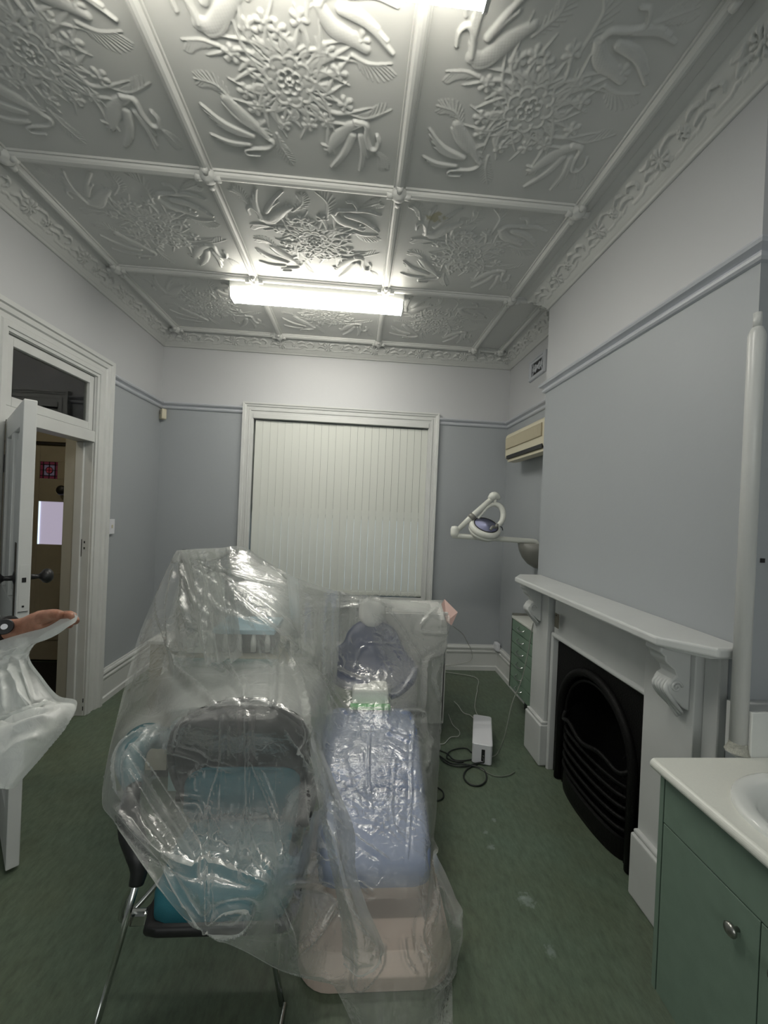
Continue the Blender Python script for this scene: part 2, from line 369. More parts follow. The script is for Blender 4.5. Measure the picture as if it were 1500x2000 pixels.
def casing(face, u0, u1, z1, prof, closed=False, z0=0.0):
    """moulded frame round an opening; face(u, z, out) -> point; prof: (away from opening, out of wall)"""
    bm = BM(); cols = []
    for a, o in prof:
        pts = [(u0 - a, z0 - (a if closed else 0)), (u0 - a, z1 + a), (u1 + a, z1 + a), (u1 + a, z0 - (a if closed else 0))]
        cols.append([bm.verts.new(face(u, z, o)) for u, z in pts])
    for A, B in zip(cols, cols[1:]):
        for k in range(4 if closed else 3): bm.faces.new((A[k], A[(k + 1) % 4], B[(k + 1) % 4], B[k]))
    if not closed:
        bm.faces.new([c[0] for c in cols]); bm.faces.new([c[3] for c in cols])
    return bm

# ------------------------------------------------------------------ room shell
XL, XR, YB, XC, YC0, YC1, ZC = -1.971, 1.565, 4.192, 1.362, 1.318, 2.914, 3.294
YR = -2.3; T = .19
struct('floor', bx(-3.7, XR + .02, YR, YB + .3, -.05, 0), 'floor')
DY0, DY1, DZ = 2.394, 3.175, 2.535           # door opening with its transom
bm = BM()
box(bm, XL - T, XL, YR, DY0, 0, ZC + .05); box(bm, XL - T, XL, DY1, YB + T, 0, ZC + .05); box(bm, XL - T, XL, DY0, DY1, DZ, ZC + .05)
struct('wall_left', bm, 'wall')
WX0, WX1, WZ0, WZ1 = -1.075, .73, .72, 2.565
bm = BM()
box(bm, XL, WX0, YB, YB + T, 0, ZC + .05); box(bm, WX1, XR + T, YB, YB + T, 0, ZC + .05)
box(bm, WX0, WX1, YB, YB + T, WZ1, ZC + .05); box(bm, WX0, WX1, YB, YB + T, 0, WZ0)
struct('wall_back', bm, 'wall')
struct('wall_right', bx(XR, XR + T, YR, YB, 0, ZC + .05), 'wall')
OY0, OY1, OZ = 1.703, 2.546, .86             # fireplace opening
bm = BM()
box(bm, XC, XR + .01, YC0, OY0 + .02, 0, ZC + .05); box(bm, XC, XR + .01, OY1 - .02, YC1, 0, ZC + .05); box(bm, XC, XR + .01, OY0 + .02, OY1 - .02, OZ - .02, ZC + .05)
struct('wall_chimney', bm, 'wall')
struct('wall_rear', bx(XL - T, XR + T, YR - .1, YR, 0, ZC + .05), 'wall')
ceil = struct('ceiling', bx(XL - T, XR + T, YR - .1, YB + T, ZC + .001, ZC + .08), 'ceil')
PATH = [(XL, YR), (XL, YB), (XR, YB), (XR, YC1), (XC, YC1), (XC, YC0), (XR, YC0), (XR, YR)]

# ---- pressed plaster relief: swans, fronds and flowers round a rosette
NX = 300
H = np.zeros((NX, NX))
def splat(u, v, w, h, sharp=1.0):
    r = int(w * NX * 1.6) + 2; i, j = u * NX, v * NX
    i0, i1, j0, j1 = max(0, int(i) - r), min(NX, int(i) + r + 1), max(0, int(j) - r), min(NX, int(j) + r + 1)
    if i0 >= i1 or j0 >= j1: return
    I, J = np.mgrid[i0:i1, j0:j1]; d2 = ((I - i) ** 2 + (J - j) ** 2) / (w * NX) ** 2
    b = h * np.sqrt(np.clip(1 - d2 / 1.3, 0, 1)) ** sharp
    H[i0:i1, j0:j1] = np.maximum(H[i0:i1, j0:j1], b)
def stroke(pts, w0, w1, h, n=9, wm=None):
    C = catmull(pts, n); K = len(C)
    seg = np.concatenate([[0], np.cumsum(np.hypot(*np.diff(C, axis=0).T))]); L_ = seg[-1]
    m_ = max(4, int(L_ * NX / 1.2)); s = np.linspace(0, L_, m_); X = np.interp(s, seg, C[:, 0]); Y = np.interp(s, seg, C[:, 1])
    for k in range(m_):
        t = k / (m_ - 1); w = w0 + (w1 - w0) * t
        if wm is not None: w = w0 + (wm - w0) * math.sin(math.pi * min(1, t / .5) / 2) if t < .5 else wm + (w1 - wm) * (t - .5) * 2
        splat(X[k], Y[k], w, h * (.55 + .45 * min(1, w / .012)))
def c1(X, Y):                                # near panel seen from below -> panel coordinates
    p = W(320 + X / 3, Y / 3, 2, ZC); return ((p[0] + .812) / .966, (p[1] - 1.155) / .96)
def c3(X, Y):
    p = W(400 + X / 3.75, 340 + Y / 3.75, 2, ZC); return ((p[0] + .812) / .966, (p[1] - 2.115) / .932)
def S1(pts, *a, **k): stroke([c1(*p) for p in pts], *a, **k)
def S3(pts, *a, **k): stroke([c3(*p) for p in pts], *a, **k)
RC = c1(735, 475)
for k in range(9):                          # rosette: two rings of scalloped petals and a seed centre
    a = 2 * math.pi * k / 9; cx, cy = RC[0] + .072 * math.cos(a), RC[1] + .072 * math.sin(a)
    splat(cx, cy, .024, .008); stroke([(cx + .028 * math.cos(b), cy + .028 * math.sin(b)) for b in np.linspace(a - 1.7, a + 1.7, 7)], .007, .007, .015)
for k in range(7):
    a = 2 * math.pi * k / 7 + .3; cx, cy = RC[0] + .034 * math.cos(a), RC[1] + .034 * math.sin(a)
    stroke([(cx + .016 * math.cos(b), cy + .016 * math.sin(b)) for b in np.linspace(a - 1.9, a + 1.9, 6)], .005, .005, .016)
for k in range(6): splat(RC[0] + .012 * math.cos(k), RC[1] + .012 * math.sin(k), .007, .014)
FL = [(490, 150), (580, 120), (790, 110), (390, 310), (950, 300), (1020, 420), (480, 530), (530, 625), (700, 720), (850, 720), (950, 700), (1060, 605), (1150, 230), (660, 170)]
for (X, Y) in FL:
    c = c1(X, Y); a0 = random.random() * 6
    for k in range(5):
        a = a0 + k * 1.257; stroke([(c[0] + .006 * math.cos(a), c[1] + .006 * math.sin(a)), (c[0] + .026 * math.cos(a + .2), c[1] + .026 * math.sin(a + .2))], .008, .010, .012)
    splat(c[0], c[1], .008, .016)
    d = np.array(c) - RC; L_ = np.hypot(*d); d /= L_; q = np.array([-d[1], d[0]])
    for s_ in (-1.2, 1.2, 0):             # long grass blades from the rosette to each flower
        e_ = np.array(c) + q * .028 * s_ * .8 - d * (.02 + .03 * abs(s_)); st = np.array(RC) + d * .10 + q * .012 * s_
        md = (st + e_) / 2 + q * s_ * .022
        stroke([st, md, e_], .004, .003, .011, wm=.009)
for k in range(40):                          # long curved blades all round
    a = 2 * math.pi * k / 40; r1 = .15 + .17 * max(0, math.cos(2 * (a - .75))) ** 2 * (.8 + .4 * random.random()) + .12 * max(0, math.cos(2 * (a + .75))) ** 2 + .02 * random.random(); b = a + (.42 if k % 2 else -.42)
    stroke([(RC[0] + .10 * math.cos(a), RC[1] + .10 * math.sin(a)), (RC[0] + r1 * .62 * math.cos(a + (b - a) * .2), RC[1] + r1 * .62 * math.sin(a + (b - a) * .2)), (RC[0] + r1 * math.cos(b), RC[1] + r1 * math.sin(b))], .004, .002, .013, wm=.0075)
for k in range(9):                          # small leaves
    a = 2 * math.pi * k / 9 + .1; r0 = .105; r1 = .17 + .06 * random.random(); b = a + random.choice((-1, 1)) * .35
    stroke([(RC[0] + r0 * math.cos(a), RC[1] + r0 * math.sin(a)), (RC[0] + (r0 + r1) / 2 * math.cos(a), RC[1] + (r0 + r1) / 2 * math.sin(a)), (RC[0] + r1 * math.cos(b), RC[1] + r1 * math.sin(b))], .004, .003, .010, wm=.011)
def frond(pts, f, side, ln, n=10, w=.0045):
    C = catmull([f(*p) for p in pts], 6); stroke(list(C[::3]), .007, .003, .011)
    for k in range(n):
        t = (k + 1) / (n + 1) * (len(C) - 2); i = int(t); p = C[i]; d = C[i + 1] - C[i]; d = d / (np.hypot(*d) + 1e-9)
        for sd in ((side,) if side else (-1, 1)):
            q = np.array([-d[1], d[0]]) * sd; l_ = ln * (.6 + .5 * math.sin(math.pi * k / n))
            stroke([p, p + (d * .6 + q * .5) * l_ * .6, p + (d * .95 + q * .9) * l_], w, .0025, .008)
frond([(320, 265), (220, 228), (105, 228)], c1, -1, .05); frond([(400, 590), (300, 490), (175, 455)], c1, 0, .035)
frond([(1060, 650), (1180, 690), (1330, 640)], c1, -1, .045); frond([(1100, 320), (1200, 370), (1330, 370)], c1, 1, .06)
frond([(640, 270), (710, 210), (700, 130)], c3, 0, .035); frond([(890, 320), (895, 210), (810, 130)], c3, 1, .05)
frond([(1140, 245), (1210, 225), (1285, 205)], c3, 0, .04); frond([(310, 210), (260, 140), (190, 95)], c3, 0, .035)
frond([(660, 780), (690, 860), (755, 960)], c1, 0, .03); frond([(1240, 880), (1270, 930), (1290, 990)], c1, 0, .03); frond([(600, 700), (560, 740), (630, 790)], c1, 0, .02)
def feathers(f, root, tips, w0=.014, w1=.005, h=.016):
    for t in tips:
        m_ = ((root[0] + t[0]) / 2 + (t[1] - root[1]) * .06, (root[1] + t[1]) / 2 - (t[0] - root[0]) * .06)
        stroke([f(*root), f(*m_), f(*t)], w0, w1, h)
# flying swan, near left
S1([(365, 575), (450, 665), (540, 740), (605, 800)], .020, .012, .015, wm=.026)
feathers(c1, (520, 790), [(215, 605), (235, 640), (270, 680), (310, 720), (350, 745)], .012)
feathers(c1, (500, 840), [(275, 780), (310, 805), (350, 830)], .010); feathers(c1, (520, 740), [(345, 600), (380, 590), (420, 600)], .014)
S1([(600, 800), (637, 830), (612, 862), (530, 866), (482, 872), (490, 898), (562, 905)], .009, .006, .020)
# swan bending back, near right
S1([(965, 870), (1020, 800), (1080, 742), (1145, 715)], .016, .016, .015, wm=.028)
S1([(1120, 705), (1180, 725), (1182, 800), (1202, 862), (1240, 866), (1256, 825), (1246, 790)], .012, .008, .022)
feathers(c1, (1100, 790), [(980, 972), (1000, 965), (1020, 950), (1045, 930)], .018, .006, .018); feathers(c1, (1150, 790), [(1145, 995), (1165, 970), (1190, 915)], .014, .005, .018)
feathers(c1, (985, 850), [(925, 840), (940, 870), (965, 888), (995, 892)], .010)
# swan, far right and far left
S3([(945, 290), (1000, 345), (1080, 375), (1150, 405)], .016, .014, .015, wm=.026)
S3([(950, 285), (975, 262), (1050, 262), (1108, 250), (1085, 205), (1045, 200)], .010, .007, .022)
feathers(c3, (1040, 300), [(1268, 418), (1240, 385), (1200, 352), (1160, 335)], .017, .006, .019); feathers(c3, (1080, 265), [(1282, 300), (1240, 278), (1200, 262)], .014, .006, .017)
S3([(420, 325), (480, 330), (560, 275), (625, 240)], .022, .014, .015, wm=.030)
feathers(c3, (385, 270), [(372, 108), (350, 140), (340, 180), (345, 215)], .012, .006, .018); feathers(c3, (450, 270), [(562, 125), (535, 150), (510, 185), (530, 200)], .014, .006, .018)
S3([(415, 320), (385, 270), (340, 235), (312, 250), (326, 290)], .012, .006, .022)
# smaller flying birds, near edge
S1([(150, 40), (200, 110), (265, 195), (340, 170), (380, 60)], .010, .010, .013)
H2 = H.copy(); H2[1:-1, 1:-1] = (H[1:-1, 1:-1] * 4 + H[:-2, 1:-1] + H[2:, 1:-1] + H[1:-1, :-2] + H[1:-1, 2:]) / 8
edge = np.minimum.outer(np.minimum(np.arange(NX), NX - 1 - np.arange(NX)), np.full(NX, NX)); edge = np.minimum(edge, edge.T)
H2[edge < 6] = 0
fe_ = np.sin(np.add.outer(np.arange(NX) * 1.15, np.arange(NX) * .8)) * np.sin(np.add.outer(-np.arange(NX) * .7, np.arange(NX) * 1.2))
H2 = np.where(H2 > .010, H2 + .0005 * fe_, H2)
H2 *= .62
ii, jj = np.meshgrid(np.linspace(0, 1, NX), np.linspace(0, 1, NX), indexing='ij')
V, F = grid_mesh(np.stack([ii, jj, -H2], -1))
pmesh = fast_mesh('ceiling_panel', V, F, 'ceil')
GX = [-1.779, -.812, .154, 1.121]; GY = [-.80, .19, 1.155, 2.115, 3.047, 4.021]
for i in range(3):
    for j in range(1, 5):
        o = bpy.data.objects.new('ceiling_panel', pmesh); link(o, ceil)
        o.location = (GX[i], GY[j], ZC); o.scale = (GX[i + 1] - GX[i], GY[j + 1] - GY[j], 1)
bp_ = [(-.032, 0), (-.030, .010), (-.022, .010), (-.020, .020), (-.012, .028), (0, .031), (.012, .028), (.020, .020), (.022, .010), (.030, .010), (.032, 0)]
def batten(p, q):
    p, q = np.array(p, float), np.array(q, float); d = (q - p) / np.linalg.norm(q - p); n = np.array([-d[1], d[0]])
    bm = BM(); R_ = [[bm.verts.new((*(e + n * a), ZC - z)) for a, z in bp_] for e in (p, q)]
    for k in range(len(bp_) - 1): bm.faces.new((R_[0][k], R_[0][k + 1], R_[1][k + 1], R_[1][k]))
    bm.faces.new(R_[0]); bm.faces.new(R_[1][::-1])
    obj('ceiling_batten', bm, 'ceil', ceil)
for x in GX: batten((x, YR), (x, GY[5]))
for y in GY: batten((GX[0], y), (GX[3], y))
batten((GX[3], GY[4]), (1.40, GY[4])); batten((GX[3], GY[5]), (1.40, GY[5])); batten((1.39, GY[4]), (1.39, GY[5]))
for x in GX + [1.39]:
    for y in (GY[2:] if x != 1.39 else GY[4:]):
        bm = BM(); lathe(bm, [(.001, -.052), (.016, -.052), (.020, -.045), (.030, -.043), (.038, -.034), (.042, -.02), (.044, 0)], (x, y, ZC), n=16)
        for k in range(4):
            a = math.pi / 2 * k; tube(bm, [(x + .03 * math.cos(a), y + .03 * math.sin(a), ZC - .03), (x + .062 * math.cos(a), y + .062 * math.sin(a), ZC - .028)], [.014, .018], 8)
        obj('ceiling_boss', bm, 'ceil', ceil, smooth=True)

# ---- cornice: moulded cove with a flower frieze
FP, FB = .46, .12; FN, FM = 230, 60
keep, H, NX0, NX = H, np.zeros((FN, FN)), NX, FN
def fs(pts, w0, w1, h, **k): stroke([(x, y) for x, y in pts], w0, w1, h, **k)
# motif in a unit square, u along (period), v across (0..0.26)
def daisy(cx, cy, R_):
    for k in range(9):
        a = 2 * math.pi * k / 9; fs([(cx + R_ * .35 * math.cos(a), cy + R_ * .35 * math.sin(a)), (cx + R_ * math.cos(a), cy + R_ * math.sin(a))], .008, .016, .008)
    splat(cx, cy, .018, .007)
daisy(.25, .13, .075)
for k in range(7):
    a = k * .9; fs([(.52 + .02 * math.cos(a), .13 + .02 * math.sin(a)), (.52 + .05 * math.cos(a + .4), .13 + .05 * math.sin(a + .4))], .010, .008, .008)
fs([(.30, .06), (.40, .04), (.50, .06), (.60, .05), (.70, .08)], .006, .006, .006); fs([(.33, .19), (.42, .21), (.48, .18)], .010, .004, .007, wm=.016)
fs([(.60, .17), (.68, .21), (.76, .17)], .008, .004, .008, wm=.018); fs([(.62, .10), (.72, .13), (.80, .09)], .008, .004, .008, wm=.018)
fs([(.80, .16), (.86, .20), (.93, .15), (.90, .10)], .008, .006, .008, wm=.014); fs([(.02, .10), (.08, .14), (.15, .10)], .008, .005, .008, wm=.018)
fs([(.05, .20), (.11, .18), (.16, .21)], .007, .005, .007, wm=.014); fs([(.76, .05), (.88, .04), (1.0, .07)], .006, .006, .006); fs([(0, .07), (.08, .05), (.16, .06)], .006, .006, .006)
FH = H[:, :int(FN * .26)].copy(); H, NX = keep, NX0
cov = [(0, -.128), (.010, -.130), (.016, -.122), (.016, -.114), (.022, -.112), (.026, -.104)]
nb = 22
for k in range(nb + 1):
    t = k / nb; cov.append((.028 + .098 * t, -.102 + .082 * t + .008 * math.sin(math.pi * t)))
cov += [(.128, -.019), (.130, -.010), (.140, -.009), (.146, -.004), (.160, -.003), (.168, 0)]
cv = np.array(cov); tv = np.gradient(cv, axis=0); nv = np.stack([tv[:, 1], -tv[:, 0]], -1); nv /= np.linalg.norm(nv, axis=1)[:, None]
for s_, (A, B, st) in enumerate([(0, 1, .004), (1, 2, .004), (2, 3, .005), (3, 4, .02), (4, 5, .004), (5, 6, .02), (6, 7, .05)]):
    offs = [offset_path(PATH, a) for a, z in cov]
    P0 = np.array([o[A] for o in offs]); P1 = np.array([o[B] for o in offs])
    d = np.array(PATH[B], float) - np.array(PATH[A]); L_ = np.linalg.norm(d); d /= L_; nrm = np.array([d[1], -d[0]])
    ts = np.linspace(0, 1, int(L_ / st) + 2)
    if s_ == 0: ts = np.concatenate([[0], np.linspace(.45, 1, int(L_ * .55 / st))])
    XY = P0[None] + ts[:, None, None] * (P1 - P0)[None]; al = XY @ d
    V = np.concatenate([XY, np.broadcast_to(ZC + cv[:, 1], XY.shape[:2])[..., None]], -1)
    hh = np.zeros(XY.shape[:2]); u = ((al / FP) % 1) * (FN - 1)
    for k in range(nb + 1):
        vv = k / nb * (FH.shape[1] - 1); hh[:, 6 + k] = 1.7 * FH[u[:, 6 + k].astype(int), int(vv)]
    if s_ in (3, 5, 6): hh[:] = 0
    nn = np.where(nv[:, :1] * 1 > 0, 1, 1) * nv
    V[..., :2] += -nrm * 0 + hh[..., None] * (nn[:, 0][None, :, None] * nrm) * 1
    V[..., 2] += hh * nn[:, 1]
    V_, F_ = grid_mesh(V)
    me = fast_mesh('cornice', V_, F_, 'ceil'); o = bpy.data.objects.new('trim_%d' % (s_ + 1), me); link(o); tag(o, kind='structure')

# ---- picture rail, skirting
rp = [(0, 2.545), (.012, 2.548), (.020, 2.556), (.022, 2.566), (.014, 2.575), (.012, 2.580), (.022, 2.585), (.038, 2.592), (.044, 2.602), (.040, 2.612), (.020, 2.614), (0, 2.612)]
struct('trim_8', moulding([(XL, DY1 + .155), (XL, YB), (WX0 - .09, YB)], rp), 'rail', smooth=False)
struct('trim_9', moulding([(WX1 + .09, YB), (XR, YB), (XR, YC1), (XC, YC1), (XC, YC0), (XR, YC0), (XR, YR)], rp), 'rail')
struct('trim_10', moulding([(XL, YR), (XL, DY0 - .16)], rp), 'rail')
sp = [(0, .272), (.010, .272), (.014, .262), (.022, .255), (.022, .244), (.014, .238), (.014, .225), (.022, .215), (.026, .19), (.024, .175), (.026, .04), (.030, .035), (.034, .0)]
sp = [(0, .262), (.012, .262), (.014, .250), (.026, .246), (.030, .232), (.018, .224), (.016, .206), (.028, .200), (.028, .190), (.020, .17), (.020, .045), (.034, .040), (.036, 0.0)]
struct('baseboard_left', moulding([(XL, DY1 + .16), (XL, YB), (XR, YB), (XR, YC1 + .002)], sp), 'gloss_white')
struct('baseboard_near', moulding([(XL, YR), (XL, DY0 - .17)], sp), 'gloss_white')

# ---- window with casing, sash and glass
arch = [(-.015, 0), (-.015, .020), (.012, .022), (.014, .030), (.030, .032), (.034, .022), (.052, .024), (.056, .034), (.072, .038), (.076, .046), (.092, .048), (.094, .0)]
def fb(u, z, o): return (u, YB - o, z)
win = struct('window_1', casing(fb, WX0, WX1, WZ1, arch, closed=True, z0=WZ0), 'gloss_white')
bm = BM()
for a in ((WX0, WX0 + .05, WZ0, WZ1), (WX1 - .05, WX1, WZ0, WZ1), (WX0, WX1, WZ0, WZ0 + .06), (WX0, WX1, WZ1 - .05, WZ1), (WX0, WX1, 1.56, 1.62), (-.20, -.15, WZ0, WZ1)):
    box(bm, a[0], a[1], YB + .10, YB + .14, a[2], a[3])
obj('window_sash', bm, 'gloss_white', win); obj('window_pane', bx(WX0, WX1, YB + .118, YB + .122, WZ0, WZ1), 'glass', win)
obj('window_lining', (lambda b: (box(b, WX0 - .001, WX0 + .004, YB, YB + T, WZ0, WZ1), box(b, WX1 - .004, WX1 + .001, YB, YB + T, WZ0, WZ1), box(b, WX0, WX1, YB, YB + T, WZ1 - .004, WZ1 + .001), b)[-1])(BM()), 'gloss_white', win)

obj('window_light_block', bx(WX0 - .1, WX1 + .1, YB + T + .05, YB + T + .08, 1.52, 2.75), 'dark', win)  # unseen board added outside to darken the gaps between the upper slats

# ---- vertical blind
bl = thing('vertical_blind', 'ivory vertical slat blind closed over the window', 'blind', (-.17, YB, WZ0))
obj('headrail', bx(WX0 + .01, WX1 - .01, YB - .035, YB + .02, 2.500, 2.548), 'gloss_white', bl, bevel=.004)
NS = 24; sw = (WX1 - WX0 - .035) / NS
for k in range(NS):
    xc = WX0 + .03 + sw * (k + .5); tw = .035 + .01 * math.sin(k * 1.7); hw = sw * (.488 if k > 8 else .491)
    V = np.array([[[xc + (-hw + 2 * hw * i / 6) * math.cos(tw), YB + .005 + (-hw + 2 * hw * i / 6) * math.sin(tw) + .0012 * math.cos((i - 3) / 3 * 1.5) + .002 * math.sin(z * 2 + k), z] for i in range(7)] for z in np.linspace(.745, 2.487, 8)])
    v, f = grid_mesh(V); s = obj('slat', (v, f.tolist()), 'slat', bl, smooth=True)
    obj('bottom_weight', bx(xc - sw * .42, xc + sw * .42, YB - .004, YB + .0, .75, .785), 'slat', s)
pts = []
for k in range(NS):
    xc = WX0 + .03 + sw * (k + .5)
    pts += [(xc, YB - .008, .765), (xc + sw * .5, YB - .008, .742)]
obj('bead_chain', tb(catmull(pts, 4), .0016, 5), 'cordwhite', bl)

# ---- door opening, transom and casing
arch2 = [(-.0, -.02), (0, .016), (.018, .018), (.020, .026), (.050, .028), (.056, .020), (.085, .022), (.092, .034), (.120, .038), (.126, .050), (.152, .052), (.156, 0)]
def fl(u, z, o): return (XL + o, u, z)
dr = struct('door_1', casing(fl, DY0, DY1, DZ, arch2), 'gloss_white')
bm = BM()
box(bm, XL - .11, XL + .002, DY1 - .004, DY1 + .02, 0, DZ); box(bm, XL - .11, XL + .002, DY0 - .02, DY0 + .004, 0, DZ); box(bm, XL - .11, XL + .002, DY0, DY1, DZ - .004, DZ + .02)
box(bm, XL - .11, XL - .055, DY1 - .02, DY1, 0, 2.04); box(bm, XL - .11, XL - .055, DY0, DY0 + .02, 0, 2.04)
box(bm, XL - .115, XL + .012, DY0, DY1, 2.045, 2.125)
obj('door_jamb', bm, 'gloss_white', dr, bevel=.003)
bm = BM()
for a in ((DY0 + .01, DY0 + .06, 2.13, DZ - .01), (DY1 - .055, DY1 - .01, 2.13, DZ - .01), (DY0 + .06, DY1 - .055, 2.13, 2.185), (DY0 + .06, DY1 - .055, DZ - .065, DZ - .01)):
    box(bm, XL - .045, XL - .005, *a)
obj('hall_jamb', (lambda b: (box(b, XL - T - .002, XL - .11, DY1 - .004, DY1 + .02, 0, DZ), box(b, XL - T - .002, XL - .11, DY0 - .02, DY0 + .004, 0, DZ), box(b, XL - T - .002, XL - .11, DY0 + .004, DY1 - .004, DZ - .004, DZ + .02), b)[-1])(BM()), mat('hall jamb paint', (.40, .385, .33), .5), dr)
tr = struct('window_2', bm, 'gloss_white', bevel=.003)
obj('window_pane', bx(XL - .03, XL - .026, DY0 + .05, DY1 - .05, 2.18, DZ - .06), 'glass', tr)
bm = BM(); box(bm, XL - .054, XL - .050, DY1 - .006, DY1 - .003, 1.19, 1.32); obj('strike_plate', bm, 'bronze', dr)
for z_ in (1.29, 1.245): obj('screw_hole', bx(XL - .035, XL - .028, DY1 - .007, DY1 - .003, z_, z_ + .016), 'black', dr)
for z_ in (.10, .04): obj('screw_hole', bx(XL + .000, XL + .004, DY1 - .006, DY1 - .001, z_, z_ + .03), 'black', dr)
# open leaf, hinged at the near jamb
leaf = bpy.data.objects.new('door_2', None)
hin = np.array([XL + .01, DY0 + .01]); fe = np.array([-1.424, 1.83]); dl = fe - hin; LL = np.linalg.norm(dl); dl /= LL; dn = np.array([-dl[1], dl[0]])
if dn[0] < 0: dn = -dn
def lf(s, z, o): p = hin + dl * s + dn * o; return (p[0], p[1], z)
ML = Matrix(((dl[0], dn[0], 0, hin[0]), (dl[1], dn[1], 0, hin[1]), (0, 0, 1, 0), (0, 0, 0, 1)))
bm = BM(); TH = .045
def lb(s0, s1, z0, z1, o0=0, o1=TH): box(bm, s0, s1, o0, o1, z0, z1, ML)
lb(0, .11, .02, 2.04); lb(LL - .11, LL, .02, 2.04); lb(.11, LL - .11, 1.93, 2.04); lb(.11, LL - .11, .02, .24); lb(.11, LL - .11, .98, 1.14); lb(LL / 2 - .05, LL / 2 + .05, .24, .98); lb(LL / 2 - .05, LL / 2 + .05, 1.14, 1.93)
for (a, b) in ((.11, LL / 2 - .05), (LL / 2 + .05, LL - .11)):
    for (c, d) in ((.24, .98), (1.14, 1.93)):
        lb(a, b, c, d, .016, TH - .016); lb(a + .04, b - .04, c + .04, d - .04, .008, TH - .008)
door = struct('door_2', bm, 'gloss_white', bevel=.004)
zk = 1.265; sk = LL - .075
for o0, o1, sgn in ((-.10, 0, -1), (TH, TH + .10, 1)):
    e_ = 0 if sgn < 0 else TH
    bm = BM(); pr = [(.030, 0), (.030, .004), (.012, .008), (.010, .035), (.016, .042), (.030, .052), (.034, .064), (.030, .076), (.018, .086), (.001, .088)]
    R_ = ML.to_3x3() @ Matrix(((1, 0, 0), (0, 0, sgn), (0, 1, 0))).to_3x3()
    lathe(bm, pr, lf(sk, zk, e_), n=24, rot=R_); obj('door_knob', bm, 'black', door, smooth=True)
    bm = BM(); box(bm, sk - .022, sk + .022, e_ - .003 if sgn < 0 else e_, e_ if sgn < 0 else e_ + .003, 1.06, 1.42, ML)
    obj('door_plate', bm, 'bronze', door)
bm = BM(); box(bm, LL, LL + .002, .008, TH - .008, 1.13, 1.33, ML); lockp = obj('lock_plate', bm, 'gloss_white', door)
for a in ((.016, .030, 1.255, 1.275), (.019, .026, 1.148, 1.155), (.006, TH - .006, 1.128, 1.130)):
    bm = BM(); box(bm, LL + .001, LL + .004, a[0], a[1], a[2], a[3], ML); obj('latch_hole', bm, 'black', lockp)
for z_ in (.25, 1.75):
    obj('door_hinge', tb([(XL + .008, DY0 + .002, z_), (XL + .008, DY0 + .002, z_ + .1)], .009, 10), 'black', door)

# ---- hall beyond
HX0, HX1, HYN = -3.55, XL - T, 1.2
bm = BM(); box(bm, HX0 - .1, HX0, HYN, YB + .1, 0, 3.2); struct('wall_hall_left', bm, 'hall')
struct('wall_hall_lining', (lambda b: (box(b, HX1 - .012, HX1, HYN, DY0 - .02, 0, 3.2), box(b, HX1 - .012, HX1, DY1 + .02, YB, 0, 3.2), box(b, HX1 - .012, HX1, DY0 - .02, DY1 + .02, DZ, 3.2), b)[-1])(BM()), 'hall')
struct('wall_hall_near', bx(HX0, HX1, HYN - .1, HYN, 0, 3.2), 'halldark')
struct('ceiling_hall', bx(HX0 - .1, HX1, HYN, YB + .1, 3.2, 3.25), 'halldark')
FD0, FD1 = -3.32, -2.42                                    # front door x range
bm = BM(); box(bm, HX0, FD0, YB, YB + .1, 0, 3.2); box(bm, FD1, HX1, YB, YB + .1, 0, 3.2); box(bm, FD0, FD1, YB, YB + .1, 2.16, 3.2)
struct('wall_hall_front', bm, 'hall')
struct('floor_hall', bx(HX0, HX1 - .01, HYN, YB, 0, .004), mat('dark hall carpet', (.006, .006, .006), .9))
bm = BM(); fy0, fy1 = YB + .01, YB + .055
gx0, gx1, gz0, gz1 = -3.10, -2.64, 1.155, 1.575
sx0, sx1, sz0, sz1 = -3.10, -2.935, 1.80, 1.965
box(bm, FD0, gx0, fy0, fy1, .02, 2.125); box(bm, gx1, FD1, fy0, fy1, .02, 2.125); box(bm, gx0, gx1, fy0, fy1, .02, gz0); box(bm, gx0, gx1, fy0, fy1, gz1, sz0)
box(bm, sx1, gx1, fy0, fy1, sz0, sz1); box(bm, gx0, gx1, fy0, fy1, sz1, 2.125)
for (a, b) in ((-3.05, -2.86), (-2.80, -2.62)): box(bm, a, b, fy0 - .012, fy0, .22, .88)
box(bm, FD0 - .02, FD1 + .02, fy0 + .06, fy0 + .09, 0, 2.2)
fd = struct('door_3', bm, 'hall', bevel=.004)
obj('glass_pane', bx(gx0, gx1, fy0 + .015, fy0 + .02, gz0, gz1), None or emis('daylit lilac glass', (.37, .335, .43), .72), fd)
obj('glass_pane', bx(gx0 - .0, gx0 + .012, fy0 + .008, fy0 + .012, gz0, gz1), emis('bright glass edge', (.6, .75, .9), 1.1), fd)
sg = obj('leadlight', bx(sx0, sx1, fy0 + .015, fy0 + .02, sz0, sz1), emis('dim grey leadlight glass', (.10, .085, .12), .3), fd)
scx, scz = (sx0 + sx1) / 2, (sz0 + sz1) / 2
bm = BM()
for q in (.028, .137): box(bm, sx0 + q - .004, sx0 + q + .004, fy0 + .008, fy0 + .016, sz0, sz1); box(bm, sx0, sx1, fy0 + .008, fy0 + .016, sz0 + q - .004, sz0 + q + .004)
box(bm, scx - .003, scx + .003, fy0 + .008, fy0 + .016, sz0, sz1); box(bm, sx0, sx1, fy0 + .008, fy0 + .016, scz - .003, scz + .003)
tube(bm, [(scx + .032 * math.cos(a), fy0 + .012, scz + .032 * math.sin(a)) for a in np.linspace(0, 2 * math.pi, 20)[:-1]], .004, 6, closed=True)
obj('lead_came', bm, 'black', sg)
obj('red_centre', lathe(BM(), [(.001, 0), (.029, 0), (.029, .003), (.001, .003)], (scx, fy0 + .010, scz), axis='y', n=20), emis('red glass', (.16, .02, .03), .3), sg)
bm = BM()
